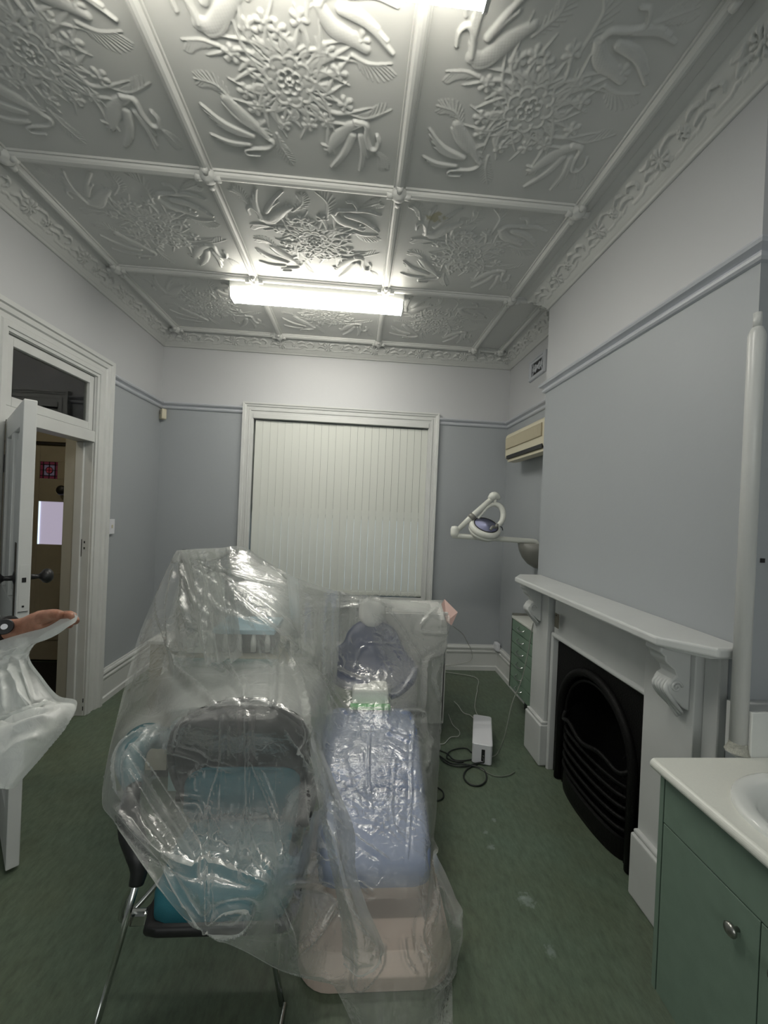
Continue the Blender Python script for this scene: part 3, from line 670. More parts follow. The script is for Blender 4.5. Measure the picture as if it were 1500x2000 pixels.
for a in ((sx0, sx0 + .024), (sx1 - .024, sx1)): box(bm, a[0], a[1], fy0 + .012, fy0 + .0145, sz0, sz1)
box(bm, sx0, sx1, fy0 + .012, fy0 + .0145, sz0, sz0 + .024); box(bm, sx0, sx1, fy0 + .012, fy0 + .0145, sz1 - .024, sz1)
obj('red_border', bm, emis('deep red border glass', (.09, .015, .03), .25), sg)
obj('door_knob', lathe(BM(), [(.045, 0), (.045, -.01), (.018, -.02), (.018, -.045), (.042, -.055), (.048, -.07), (.035, -.085), (.001, -.09)], (-2.845, fy0, 1.69), axis='y'), 'black', fd, smooth=True)
obj('door_lock', bx(-2.80, -2.75, fy0 - .012, fy0, .93, .955), 'bronze', fd)
struct('trim_11', (lambda b: (box(b, HX0, HX1 - .02, YB - .012, YB, 2.13, 2.15), b)[-1])(BM()), 'black')

# ---- fluorescent battens on the ceiling
def tubelight(x0, x1, yc, label):
    t = thing('fluorescent_light', label, 'ceiling light', ((x0 + x1) / 2, yc, ZC), 'fluorescent lights on the ceiling')
    obj('housing', bx(x0, x1, yc - .055, yc + .055, ZC - .075, ZC - .015), 'gloss_white', t, bevel=.004)
    pr = [(-.062, -.070), (-.066, -.085), (-.058, -.125), (-.045, -.135), (.045, -.135), (.058, -.125), (.066, -.085), (.062, -.070)]
    rings = [[(x, yc + a, ZC + b) for a, b in pr] for x in (x0 + .012, x1 - .012)]
    df_ = obj('diffuser', loft(BM(), rings), 'tube', t); df_.data.materials.append(M['tubeside'])
    for p_ in df_.data.polygons: p_.material_index = 0 if p_.normal.z < -.75 else 1
    for xx in (x0, x1 - .013):
        r2 = [[(x, yc + a * 1.04, ZC - .003 + b * 1.02) for a, b in pr] for x in (xx, xx + .013)]
        obj('end_cap', loft(BM(), r2), 'gloss_white', t)
    return t
tubelight(-1.0, .30, 3.128, 'lit white fluorescent fitting on the ceiling in front of the window wall')
tubelight(-.98, .335, 1.172, 'fluorescent fitting cut off by the top edge of the photo')

# added fill lights, both unseen: globe in the hall, glowing panel behind the camera
t = thing('hall_fill', 'unseen fill globe added on the hall ceiling to brighten the hall', 'lamp', (-2.8, 2.2, 3.2))
obj('fill_globe', lathe(BM(), [(.001, -.12), (.05, -.10), (.07, -.06), (.05, -.015), (.03, 0)], (-2.8, 2.2, 3.2)), emis('hall fill glow', (1, .9, .7), 70), t, smooth=True)  # globe added to lift the dark hall
rear_fill = struct('fill_panel', bx(-1.3, 1.0, YR - .001, YR + .03, 1.0, 2.5), 'gloss_white')
obj('window_pane', bx(-1.25, .95, YR + .031, YR + .034, 1.05, 2.45), emis('rear fill glow', (.95, .98, .95), 1.8), rear_fill)  # glowing sheet added on the rear wall as soft fill

# ------------------------------------------------------------------ wall fittings
t = thing('motion_sensor', 'small cream motion sensor in the far left corner under the picture rail', 'sensor', (XL + .03, YB - .03, 2.46))
R45 = Matrix.Translation((XL + .035, YB - .035, 0)) @ Matrix.Rotation(math.radians(-45), 4, 'Z')
obj('sensor_body', box(BM(), -.035, .035, -.022, .022, 2.435, 2.535, R45), 'cream_ac', t, bevel=.006)
obj('sensor_lens', box(BM(), -.022, .022, -.026, -.020, 2.485, 2.520, R45), 'beige', t, bevel=.003)
t = thing('light_switch', 'white switch plate on the wall beside the door casing', 'switch', (XL, 3.37, 1.4))
obj('switch_plate', bx(XL, XL + .022, 3.375, 3.45, 1.345, 1.465), 'white', t, bevel=.003)
obj('switch_rocker', bx(XL + .022, XL + .027, 3.405, 3.42, 1.395, 1.42), 'cream_ac', t, bevel=.001)
t = thing('power_outlet', 'white surface outlet box on the skirting in the far right corner', 'outlet', (XR - .02, YB - .1, .24))
obj('outlet_box', bx(XR - .055, XR - .02, YB - .11, YB - .02, .225, .305), 'white', t, bevel=.005)
obj('outlet_cover', bx(XR - .062, XR - .055, YB - .10, YB - .03, .235, .295), 'white', t, bevel=.002)
# wall vent
t = thing('wall_vent', 'small grey plaster vent with scrollwork under the cornice in the far right recess', 'vent', (XR, 3.5, 2.9))
vy0, vy1, vz0, vz1 = 3.36, 3.67, 2.875, 3.055
def fr(u, z, o): return (XR - o, u, z)
obj('vent_frame', casing(fr, vy0 + .03, vy1 - .03, vz1 - .03, [(-.004, 0), (-.004, .012), (.008, .016), (.012, .026), (.028, .022), (.034, .010), (.034, 0)], closed=True, z0=vz0 + .03), 'rail', t)
obj('vent_back', bx(XR - .003, XR, vy0 + .02, vy1 - .02, vz0 + .02, vz1 - .02), 'dark', t)
bm = BM(); vc = ((vy0 + vy1) / 2, (vz0 + vz1) / 2)
for sx in (-1, 1):
    for sz in (-1, 1):
        tube(bm, [(XR - .008, vc[0] + sx * (.01 + .07 * tt + .02 * math.sin(tt * 7)), vc[1] + sz * (.008 + .045 * tt * math.cos(tt * 2.2) + .015 * math.sin(tt * 9))) for tt in np.linspace(0, 1, 14)], .007, 6)
    tube(bm, [(XR - .008, vc[0] + sx * .095, vc[1] - .055), (XR - .008, vc[0] + sx * .07, vc[1]), (XR - .008, vc[0] + sx * .095, vc[1] + .055)], .006, 6)
lathe(bm, [(.001, 0), (.022, 0), (.018, -.01), (.001, -.014)], (XR - .003, vc[0], vc[1]), axis='x', n=14)
obj('vent_scrolls', bm, 'rail', t, smooth=True)

# split air conditioner in the far recess
ax = XR - .19
ay1 = W(987, 860, 0, ax)[1]; ay0 = ay1 - .82
za, zb = W(988, 852, 0, ax)[2], W(986, 897, 0, ax)[2]
t = thing('air_conditioner', 'yellowed cream split air conditioner mounted high in the far right recess', 'air conditioner', (XR - .1, (ay0 + ay1) / 2, zb))
pr = [(XR, zb + .03), (XR, za + .02), (ax + .03, za + .02), (ax + .006, za), (ax, za - .03), (ax + .004, zb + .02), (ax + .02, zb - .01), (ax + .08, zb - .03), (XR - .05, zb - .02)]
obj('ac_body', loft(BM(), [[(x, y, z) for x, z in pr] for y in (ay0, ay1)]), 'cream_ac', t, bevel=.008, seg=3)
zz0, zz1 = zb + (za - zb) * .40, za - .03
bm = BM(); box(bm, ax - .006, ax + .004, ay0 + .06, ay1 - .03, zz0, zz1)
g = obj('ac_grille', bm, 'cream_dk', t)
bm = BM()
for k in range(60): y = ay0 + .07 + (ay1 - ay0 - .11) * k / 59; box(bm, ax - .009, ax - .005, y, y + .004, zz0 + .004, zz1 - .004)
obj('grille_ribs', bm, 'cream_ac', g)
obj('ac_outlet', bx(ax - .003, ax + .05, ay0 + .05, ay1 - .05, zb - .004, zb + .026), 'black', t)
obj('ac_louvre', bx(ax + .012, ax + .09, ay0 + .05, ay1 - .05, zb - .032, zb - .010), 'cream_ac', t, bevel=.003)

# white pipe on the near corner of the chimney breast
t = thing('vent_pipe', 'thick white painted pipe running down the near corner of the chimney breast', 'pipe', (1.315, 1.255, .884))
px_, py_ = 1.296, 1.256
pz1 = W(1470, 655, 1, py_)[2]
obj('pipe_shaft', lathe(BM(), [(.024, .884), (.024, pz1), (.022, pz1 + .008), (.015, pz1 + .026), (.012, pz1 + .028)], (px_, py_, 0), n=32), 'gloss_white', t, smooth=True)
obj('pipe_neck', lathe(BM(), [(.012, pz1 + .026), (.012, pz1 + .075), (.001, pz1 + .078)], (px_, py_, 0), n=20), 'gloss_white', t, smooth=True)
obj('pipe_sealant', lathe(BM(), [(.036, .8835), (.032, .890), (.027, .902), (.025, .915)], (px_, py_, 0), n=18), mat('crusty sealant', (.42, .42, .37), .8, bump=1, bscale=120), t)
obj('pipe_bracket', bx(1.41, 1.425, YC0 - .004, YC0, 1.505, 1.52), 'black', None)
tag(bpy.data.objects['pipe_bracket'], 'tiny dark screw hole plug in the wall right of the white pipe', 'screw'); bpy.data.objects['pipe_bracket'].name = 'wall_screw'

# ------------------------------------------------------------------ mantelpiece and fireplace
t = thing('mantelpiece', 'white painted fireplace surround with scroll corbels and long shelf', 'mantelpiece', (1.33, 2.1, 0))
MZ = 1.213
bm = BM(); top = [(XC, 1.285), (1.24, 1.285), (1.112, 1.41), (1.112, 2.72), (1.20, 2.86), (XC, 2.86)]
loft(bm, [[(x, y, MZ - .035) for x, y in top], [(x, y, MZ) for x, y in top]]); obj('mantel_shelf', bm, 'mantel', t, bevel=.009, seg=3)
bm = BM(); top = [(XC, 1.335), (1.26, 1.335), (1.165, 1.43), (1.165, 2.70), (1.24, 2.81), (XC, 2.81)]
loft(bm, [[(x, y, MZ - .055) for x, y in top], [(x, y, MZ - .035) for x, y in top]]); obj('shelf_moulding', bm, 'mantel', t, bevel=.006)
fx = 1.318
bm = BM(); box(bm, fx, XC + .0, OY0, OY1, OZ, MZ - .05); obj('frieze', bm, 'mantel', t)
bm = BM(); q_ = [(fx - .0, 0), (fx - .014, .0), (fx - .016, .018), (fx - .004, .03), (fx, .03)]
def ff(u, z, o): return (fx - o, u, z)
obj('opening_bead', casing(ff, OY0 + .004, OY1 - .004, OZ + .002, [(-.004, -.03), (-.004, .006), (.004, .014), (.014, .014), (.022, .006), (.024, 0)]), 'mantel', t, bevel=.002)
for (a, b, sgn) in ((1.40, OY0 - .012, -1), (OY1 + .012, 2.80, 1)):
    c = (a + b) / 2
    obj('pilaster', bx(1.292, XC, a + .03, b - .0, .0, MZ - .05), 'mantel', t, bevel=.004)
    e0, e1 = (a - .035, a + .03) if sgn < 0 else (b - .0, b + .03)
    obj('pilaster_return', bx(1.325, XC, e0, e1, 0, MZ - .05), 'mantel', t, bevel=.006)
    obj('plinth_block', bx(1.262, XC, a + .012, b + .006, 0, .27), 'mantel', t, bevel=.010, seg=3)
    obj('plinth_cap', bx(1.272, XC, a + .018, b + .0, .27, .288), 'mantel', t, bevel=.006)
    # corbel: scroll bracket with a leaf below
    w = .042; cc = c + (-.055 if sgn < 0 else .045)
    pr = [(1.292, 1.165), (1.17, 1.165), (1.165, 1.14), (1.185, 1.125), (1.188, 1.105), (1.205, 1.09), (1.225, 1.075), (1.235, 1.05), (1.218, 1.04), (1.205, 1.02), (1.212, .985), (1.240, .955), (1.268, .93), (1.292, .918)]
    cb = obj('corbel', loft(BM(), [[(x, y, z) for x, z in pr] for y in (cc - w, cc + w)]), 'mantel', t, bevel=.006)
    bm = BM()
    for s_ in (-1, 1):
        for y in (cc + s_ * (w + .001),):
            tube(bm, [(1.235 + .022 * (1 - k / 20) * math.cos(k * .55), y, 1.012 + .022 * (1 - k / 20) * math.sin(k * .55)) for k in range(18)], .005, 6)
    for k in range(-2, 3):
        tube(bm, catmull([(1.222, cc + k * .012, 1.035), (1.203, cc + k * .015, 1.00), (1.232, cc + k * .016, .955), (1.280, cc + k * .013, .905 - .012 * (2 - abs(k)))], 5), [.006, .010, .010, .005], 7)
    obj('corbel_leaf', bm, 'mantel', cb, smooth=True)
t2 = thing('brass_plate', 'small tarnished rectangular vent plate on the mantel frieze', 'plate', (fx, 2.6, .95))
pc = W(1088, 1212, 0, 1.292)
obj('plate_body', bx(1.286, 1.292, pc[1] - .028, pc[1] + .022, pc[2] - .045, pc[2] + .045), mat('tarnished metal', (.16, .15, .12), .5, .5), t2, bevel=.003)
obj('plate_screw', lathe(BM(), [(.001, -.004), (.004, -.003), (.005, 0)], (1.286, pc[1], pc[2] + .032), axis='x', n=10), 'bronze', t2)

t = thing('fireplace_insert', 'black cast iron arched fireplace with a barred grate', 'fireplace', (1.37, 2.12, 0))
ym = (OY0 + OY1) / 2; AR = .335; az = .43
def arch_pts(r, n=26, z0=0): return [(ym - r, z0)] + [(ym - r * math.cos(a), az + r * 1.02 * math.sin(a)) for a in np.linspace(0, math.pi, n)] + [(ym + r, z0)]
A_ = arch_pts(AR - .02); ix = 1.345
bm = BM()
outer = [(OY0, 0)] + [(OY0, az)]
n = len(A_); O_ = []
for k, (y, z) in enumerate(A_):
    if k == 0: O_.append((OY0, 0))
    elif k == n - 1: O_.append((OY1, 0))
    else:
        a = math.pi * (k - 1) / (n - 3); dy, dz = -math.cos(a), math.sin(a); s_ = min((ym - OY0) / max(abs(dy), 1e-6), (OZ - az) / max(dz, 1e-6)); O_.append((ym + dy * s_, az + dz * s_))
for k in range(n - 1):
    for xx in (ix, ix + .012):
        quad(bm, (xx, *A_[k]), (xx, *A_[k + 1]), (xx, *O_[k + 1]), (xx, *O_[k]))
obj('iron_plate', bm, 'iron', t)
obj('arch_moulding', tb([(ix - .008, y, max(z, .005)) for y, z in arch_pts(AR, 40)], .024, 12), 'iron', t, smooth=True)
obj('arch_inner_bead', tb([(ix + .002, y, max(z, .005)) for y, z in arch_pts(AR - .045, 40)], .009, 10), 'iron', t, smooth=True)
bm = BM()
for k in range(n - 1):
    quad(bm, (ix, *A_[k]), (ix, *A_[k + 1]), (ix + .17, ym + (A_[k + 1][0] - ym) * .75, A_[k + 1][1] * .93), (ix + .17, ym + (A_[k][0] - ym) * .75, A_[k][1] * .93))
quad(bm, (ix + .17, ym - .25, 0), (ix + .17, ym + .25, 0), (ix + .17, ym + .25, .72), (ix + .17, ym - .25, .72)); quad(bm, (ix, ym - .33, .004), (ix, ym + .33, .004), (ix + .17, ym + .25, .004), (ix + .17, ym - .25, .004))
obj('firebox', bm, 'soot', t)
for k in range(5):
    z = .15 + .052 * k; bow = .075 - .003 * k
    obj('grate_bar', tb([(ix + .02 - bow * math.sin(a) ** .8, ym - (AR - .05) * math.cos(a), z) for a in np.linspace(0, math.pi, 22)], .010, 8), 'iron', t, smooth=True)
obj('grate_top_rail', tb([(ix + .02 - .085 * math.sin(a) ** .8, ym - (AR - .04) * math.cos(a), .415 + .03 * math.cos(3 * a) ** 2) for a in np.linspace(0, math.pi, 30)], .012, 8), 'iron', t, smooth=True)
obj('ash_guard', loft(BM(), [[(ix + .02 - r * math.sin(a) ** .8, ym - (AR - .06) * math.cos(a), z) for a in np.linspace(0, math.pi, 22)] for r, z in ((.06, .11), (.07, .10), (.075, .03), (.07, .004))], caps=False), 'iron', t, solid=.01)
for k in range(3):
    obj('hob_bar', tb([(ix + .03, ym - .21, .36 + k * .09), (ix + .12, ym - .12, .35 + k * .09)], .006, 6), 'iron', t)
bm = BM()
for k in range(26):
    r_ = bmesh.ops.create_icosphere(bm, subdivisions=1, radius=.022 + .012 * rng.random()); bmesh.ops.translate(bm, verts=r_['verts'], vec=(ix + .03 + .10 * rng.random(), ym + .2 * (rng.random() - .5) * 2, .17 + .02 * rng.random()))
tag(obj('coal_bed', bm, 'soot', t), kind='stuff')

# ------------------------------------------------------------------ drawer unit in the far recess
dx = XR - .20; dy0, dy1 = 2.955, W(1001, 1210, 0, dx)[1]
dzt = W(1003, 1203, 0, dx)[2]; dzb = W(1037, 1388, 0, dx)[2]
t = thing('drawer_cabinet', 'narrow sage green drawer cabinet with white top beside the mantelpiece', 'cabinet', (XR - .1, 3.1, 0))
obj('cabinet_body', bx(dx + .018, XR - .005, dy0, dy1, dzb, dzt - .02), 'green', t)
obj('cabinet_top', bx(dx - .006, XR - .004, dy0 - .004, dy1 + .004, dzt - .02, dzt), 'bench', t, bevel=.003)
obj('top_upstand', bx(dx + .0, XR - .004, dy1 + .004, dy1 + .016, dzb, dzt + .018), 'nickel', t)
obj('cabinet_kick', bx(XR - .07, XR - .04, dy0 + .01, dy1 - .01, 0, dzb), 'dark', t)
for k in range(6):
    z1 = dzt - .024 - k * (dzt - dzb - .024) / 6; z0 = z1 - (dzt - dzb - .024) / 6 + .006
    f = obj('drawer', bx(dx, dx + .018, dy0 + .002, dy1 - .002, z0, z1), 'green2', t, bevel=.002)
    yc = (dy0 + dy1) / 2; zc_ = (z0 + z1) / 2
    obj('handle', tb(catmull([(dx, yc - .055, zc_ + .012), (dx - .022, yc - .045, zc_), (dx - .026, yc, zc_ - .006), (dx - .022, yc + .045, zc_), (dx, yc + .055, zc_ + .012)], 5), .0045, 8), 'chrome', f, smooth=True)

# ------------------------------------------------------------------ vanity, bench and basin
BZ = .882; bx0 = .965; by1 = 1.222; by0 = -.35
t = thing('vanity_cabinet', 'dark sage green vanity cabinet with flat doors under the white bench', 'cabinet', (1.28, .5, 0))
cx0 = 1.0; kz = .165
bm = BM(); box(bm, cx0 + .02, XR - .002, by0, by1 - .022, kz, kz + .018); box(bm, cx0 + .02, XR - .002, by0, by0 + .018, kz, BZ - .036); box(bm, XR - .012, XR - .002, by0, by1 - .022, kz, BZ - .036); box(bm, cx0 + .02, cx0 + .03, by0, by1 - .022, kz, BZ - .036)
obj('cabinet_carcass', bm, 'green', t)
obj('end_panel', bx(cx0, XR - .002, by1 - .020, by1 - .004, kz, BZ - .036), 'green', t)
obj('kick_board', bx(cx0 + .10, XR - .01, by0, by1 - .03, 0, kz), 'dark', t)
obj('drawer_front', bx(cx0, cx0 + .018, by0, by1 - .024, .696, BZ - .040), 'green', t, bevel=.001)
zk_ = .62
ys = [by1 - .024, .891, .59, .29, -.01, by0]
for k, (a, b) in enumerate(zip(ys, ys[1:])):
    f = obj('door', bx(cx0, cx0 + .018, b + .003, a, kz, .692), 'green', t, bevel=.001)
    yk = (b + .055) if k % 2 == 0 else (a - .055)
    obj('knob', lathe(BM(), [(.006, 0), (.005, -.010), (.008, -.014), (.016, -.018), (.017, -.024), (.012, -.029), (.001, -.031)], (cx0, yk, zk_), axis='x', n=20), 'nickel', f, smooth=True)
t = thing('benchtop', 'cream white rolled edge benchtop on the green vanity', 'benchtop', (1.27, .5, BZ))
bcx, bcy, bax, bay = 1.262, .93, .243, .200
bm = BM(); n = 64
el = [(bcx + (bax - .02) * math.cos(2 * math.pi * k / n), bcy + (bay - .02) * math.sin(2 * math.pi * k / n)) for k in range(n)]
rc = []
for k in range(n):
    a = 2 * math.pi * k / n; dx_, dy_ = math.cos(a), math.sin(a); s_ = 9
    if dx_ > 1e-6: s_ = min(s_, (XR - .003 - bcx) / dx_)
    if dx_ < -1e-6: s_ = min(s_, (bx0 + .012 - bcx) / dx_)
    if dy_ > 1e-6: s_ = min(s_, (by1 - bcy) / dy_)
    if dy_ < -1e-6: s_ = min(s_, (.60 - bcy) / dy_)
    rc.append((bcx + dx_ * s_, bcy + dy_ * s_))
def near_corner(c): return min(range(n), key=lambda k: (rc[k][0] - c[0]) ** 2 + (rc[k][1] - c[1]) ** 2)
for c in ((bx0 + .012, by1), (XR - .003, by1), (XR - .003, .60), (bx0 + .012, .60)): rc[near_corner(c)] = c
for z in (BZ, BZ - .034):
    E_ = [bm.verts.new((x, y, z)) for x, y in el]; R_ = [bm.verts.new((x, y, z)) for x, y in rc]
    for k in range(n): bm.faces.new((E_[k], E_[(k + 1) % n], R_[(k + 1) % n], R_[k]))
box(bm, bx0 + .012, XR - .003, by0, .60, BZ - .034, BZ)
box(bm, bx0 + .012, XR - .003, by1 - .004, by1, BZ - .034, BZ - .0005)
pr = [(bx0 + .02, BZ - .034)] + [(bx0 + .017 + .017 * math.cos(a), BZ - .017 + .017 * math.sin(a)) for a in np.linspace(-math.pi / 2, -3 * math.pi / 2, 12)]
loft(bm, [[(x, y, z) for x, z in pr] for y in (by0, by1)])
obj('bench_slab', bm, 'bench', t)
t = thing('wash_basin', 'white oval ceramic basin set into the benchtop', 'basin', (bcx, bcy, BZ))
prof = [(1.0, .000), (1.0, .008), (.985, .014), (.94, .016), (.87, .013), (.80, .006), (.75, -.01), (.70, -.045), (.60, -.10), (.42, -.135), (.15, -.148), (.001, -.15)]
bm = BM(); rings = []
for r, z in prof:
    rings.append([bm.verts.new((bcx + bax * r * math.cos(2 * math.pi * k / 64), bcy + bay * r * math.sin(2 * math.pi * k / 64), BZ + z)) for k in range(64)])
for A, B in zip(rings, rings[1:]):
    for k in range(64): bm.faces.new((A[k], A[(k + 1) % 64], B[(k + 1) % 64], B[k]))
obj('basin_bowl', bm, 'ceramic', t, smooth=True)
obj('basin_waste', lathe(BM(), [(.022, -.149), (.022, -.143), (.015, -.142), (.001, -.144)], (bcx, bcy, BZ)), 'chrome', t)
t = thing('splashback_tile', 'white upstand tile standing on the bench right of the white pipe', 'tile', (1.45, 1.27, BZ))
tx0 = W(1465, 1480, 1, by1 + .003)[0]; tzt = W(1480, 1392, 1, by1 + .003)[2]
obj('tile_packer', bx(tx0 + .001, XR - .004, by1 + .008, YC0 - .002, BZ - .03, tzt - .001), 'gloss_white', t)
obj('tile_face', bx(tx0, XR - .004, by1 + .001, by1 + .008, BZ - .03, tzt), 'ceramic', t, bevel=.0015)

# ------------------------------------------------------------------ dental lamp in the far recess
t = thing('dental_lamp', 'white dental operating lamp on a folding arm in front of the right recess', 'lamp', (1.5, 3.3, 1.35))
LY = 3.30
def L3(px, py, y=LY): return W(px, py, 1, y)
bm = lathe(BM(), [(.001, -.215), (.05, -.205), (.10, -.175), (.145, -.125), (.175, -.065), (.188, 0), (.001, .002)], (XR, LY + .03, L3(1050, 1062)[2]), n=48, sy=.7)
bmesh.ops.bisect_plane(bm, geom=bm.verts[:] + bm.edges[:] + bm.faces[:], plane_co=(XR - .001, 0, 0), plane_no=(1, 0, 0), clear_outer=True)
obj('wall_mount', bm, 'lampgrey', t, smooth=True)
obj('lower_arm', tb(catmull([L3(884, 1046), L3(940, 1050), L3(1010, 1055), L3(1044, 1058), (1.52, LY, L3(1055, 1066)[2])], 6), .022, 14), 'lampwhite', t, smooth=True)
obj('arm_joint', lathe(BM(), [(.001, -.035), (.030, -.033), (.034, -.01), (.034, .03), (.026, .05), (.001, .055)], L3(888, 1040), n=20), 'lampwhite', t, smooth=True)
obj('upper_arm', tb([L3(893, 1036), L3(920, 1010), L3(963, 972)], [.018, .024, .022], 14), 'lampwhite', t, smooth=True)
obj('arm_collar', tb([L3(918, 1013), L3(925, 1006)], .030, 14), 'lampgrey', t, smooth=True)
obj('arm_elbow', tb(catmull([L3(956, 975), L3(966, 968), L3(976, 974)], 5), [.022, .036, .030, .016], 14), 'lampwhite', t, smooth=True)
obj('pivot_post', tb([L3(967, 974), L3(967, 988)], .013, 12), 'lampwhite', t, smooth=True)
hc = L3(947, 1031, LY - .03)
yk = obj('yoke', tb(catmull([L3(924, 1022, LY + .03), L3(940, 1005, LY + .01), L3(953, 990), L3(966, 985), L3(978, 990, LY - .01), L3(983, 1003, LY - .02), L3(980, 1018, LY - .03), L3(972, 1027, LY - .04)], 6), [.012, .012, .015, .022, .024, .022, .018], 12), 'lampwhite', t, smooth=True)
RT = Matrix.Rotation(math.radians(36), 3, 'X') @ Matrix.Rotation(math.radians(6), 3, 'Y')
hd = obj('lamp_head', lathe(BM(), [(.001, -.085), (.06, -.080), (.11, -.062), (.128, -.035), (.130, -.028), (.124, -.024), (.124, -.018), (.131, -.014), (.132, .008), (.122, .024), (.104, .030), (.096, .022), (.001, .020)], hc, n=40, rot=RT, sy=.95), 'lampwhite', t, smooth=True)
v_ = RT @ Vector((0, 0, .024)); c_ = Vector(hc) + v_
obj('reflector', lathe(BM(), [(.098, .004), (.085, .001), (.05, -.006), (.001, -.009)], Vector(hc) + RT @ Vector((0, 0, .028)), n=36, rot=RT), 'lensblue', hd, smooth=True)
obj('reflector_rim', tb([tuple(Vector(hc) + RT @ Vector((.099 * math.cos(a), .094 * math.sin(a), .032))) for a in np.linspace(0, 2 * math.pi, 40)[:-1]], .004, 6, closed=True), 'dark', hd)
obj('lamp_switch', tb(catmull([L3(958, 1035, LY - .14), L3(962, 1029, LY - .13), L3(968, 1030, LY - .10), L3(971, 1024, LY - .08)], 4), .012, 8), 'lampgrey', hd, smooth=True)
obj('lamp_cable', tb(catmull([L3(975, 1028, LY), L3(980, 1030, LY), L3(982, 1036, LY)], 4), .004, 6), 'black', hd)

# ------------------------------------------------------------------ white cable box and cords on the floor
t = thing('cable_box', 'white rectangular cable box standing on the green floor', 'box', (.95, 2.75, 0))
bq = [W(921, 1490, 2, 0), W(962, 1503, 2, 0)]; e1 = (bq[1] - bq[0])[:2]; wbx = np.linalg.norm(e1); e1 /= wbx; e2 = np.array([-e1[1], e1[0]])
if e2[1] < 0: e2 = -e2
e2 = np.array([.30, .95]); e2 /= np.linalg.norm(e2); e1 = np.array([e2[1], -e2[0]]); wbx = .128
o_ = bq[0][:2]; MB_ = Matrix(((e1[0], e2[0], 0, o_[0]), (e1[1], e2[1], 0, o_[1]), (0, 0, 1, 0), (0, 0, 0, 1)))
hb, lb_ = .132, .40
ring = rrect(wbx / 2, lb_ / 2, wbx, lb_, .018)
bm = BM(); loft(bm, [[MB_ @ Vector((x, y, z)) for x, y in ring] for z in (.004, hb - .012)]); obj('box_body', bm, 'white', t, bevel=.002)
r2 = rrect(wbx / 2, lb_ / 2, wbx + .002, lb_ + .002, .018); r3 = rrect(wbx / 2, lb_ / 2, wbx - .012, lb_ - .012, .014)
bm = BM(); loft(bm, [[MB_ @ Vector((x, y, z)) for x, y in q] for q, z in ((r2, hb - .012), (r2, hb - .004), (r3, hb))]); obj('box_lid', bm, 'white', t)
bm = BM(); box(bm, .060, .082, -.002, .004, .025, .100, MB_); obj('cable_slot', bm, 'black', t)
def G(px, py, z=.006): p = W(px, py, 2, z); return (p[0], p[1], z)
def cord(name, pts, r, m, label, group='loose cords around the cable box'):
    o = obj(name, tb(catmull(pts, 8), r, 8), m, smooth=True); tag(o, label, 'cord', group); return o
sl = MB_ @ Vector((.070, -.002, .06)); sl = tuple(sl)
cord('black_cord', [G(835, 1458), G(870, 1470), G(890, 1485), G(925, 1482, .012), G(935, 1470, .04), sl], .0045, 'cordblack', 'black cord running from the box slot left under the plastic sheet')
cord('black_cord', [G(852, 1465, .01), G(868, 1488, .01), G(900, 1497, .01), G(935, 1490, .012), (sl[0], sl[1] - .02, .03), (sl[0], sl[1], .05)], .005, 'cordblack', 'second black cord looping low in front of the white box')
cord('coiled_cord', [G(933, 1492), G(912, 1503), G(906, 1518), G(918, 1532), G(938, 1534), G(950, 1522), G(946, 1505), G(930, 1497, .012), G(905, 1492, .014), G(880, 1490, .014), G(857, 1475, .014)], .005, 'cordblack', 'dark cord coiled in a loop on the floor before the white box')
cord('coiled_cord', [G(921, 1470), G(912, 1462), G(895, 1462), G(878, 1468), G(873, 1480), G(890, 1487), G(905, 1488)], .0045, 'cordblack', 'dark cord loop left of the white box')
cord('floor_cord', [G(935, 1500), G(965, 1515), G(990, 1515), G(1005, 1508)], .003, 'cord', 'thin grey green cord trailing on the floor right of the coil')
cw = [np.array(sl), np.array(G(968, 1475, .05)), W(985, 1440, 1, 2.58), W(1000, 1375, 1, 2.65), W(1018, 1330, 1, 2.75), W(1030, 1280, 1, 2.80), W(1040, 1225, 1, 2.86), W(1043, 1215, 1, 2.9)]
cord('grey_cord', cw, .004, 'cord', 'long grey cord rising from the white box to the mantel pilaster')
bk = MB_ @ Vector((.05, lb_ + .003, .05)); bk = tuple(bk)
cord('white_cord', [bk, G(920, 1398), G(905, 1392), G(895, 1378), G(887, 1370)], .004, 'cordwhite', 'pale cord bending left behind the white box')
cord('white_cord', [(bk[0] + .02, bk[1], .06), G(928, 1385), G(930, 1360), G(932, 1345), G(926, 1322), (.84, YB - .06, .02), tuple(W(919, 1290, 1, YB - .05)), tuple(W(908, 1245, 1, 3.9)), tuple(W(884, 1222, 1, 3.30))], .003, 'cordwhite', 'pale cord climbing from the floor by the far skirting to the white cabinet')
cord('white_cord', [G(876, 1395), G(884, 1415), G(897, 1428), G(895, 1438), G(880, 1440), G(868, 1452), G(856, 1453)], .003, 'cordwhite', 'pale looped cord at the foot of the white cabinet')
cord('black_cord', [G(850, 1535), G(864, 1545), G(866, 1556), G(858, 1563), G(846, 1563)], .004, 'cordblack', 'short black cord loop beside the plastic sheet on the right')

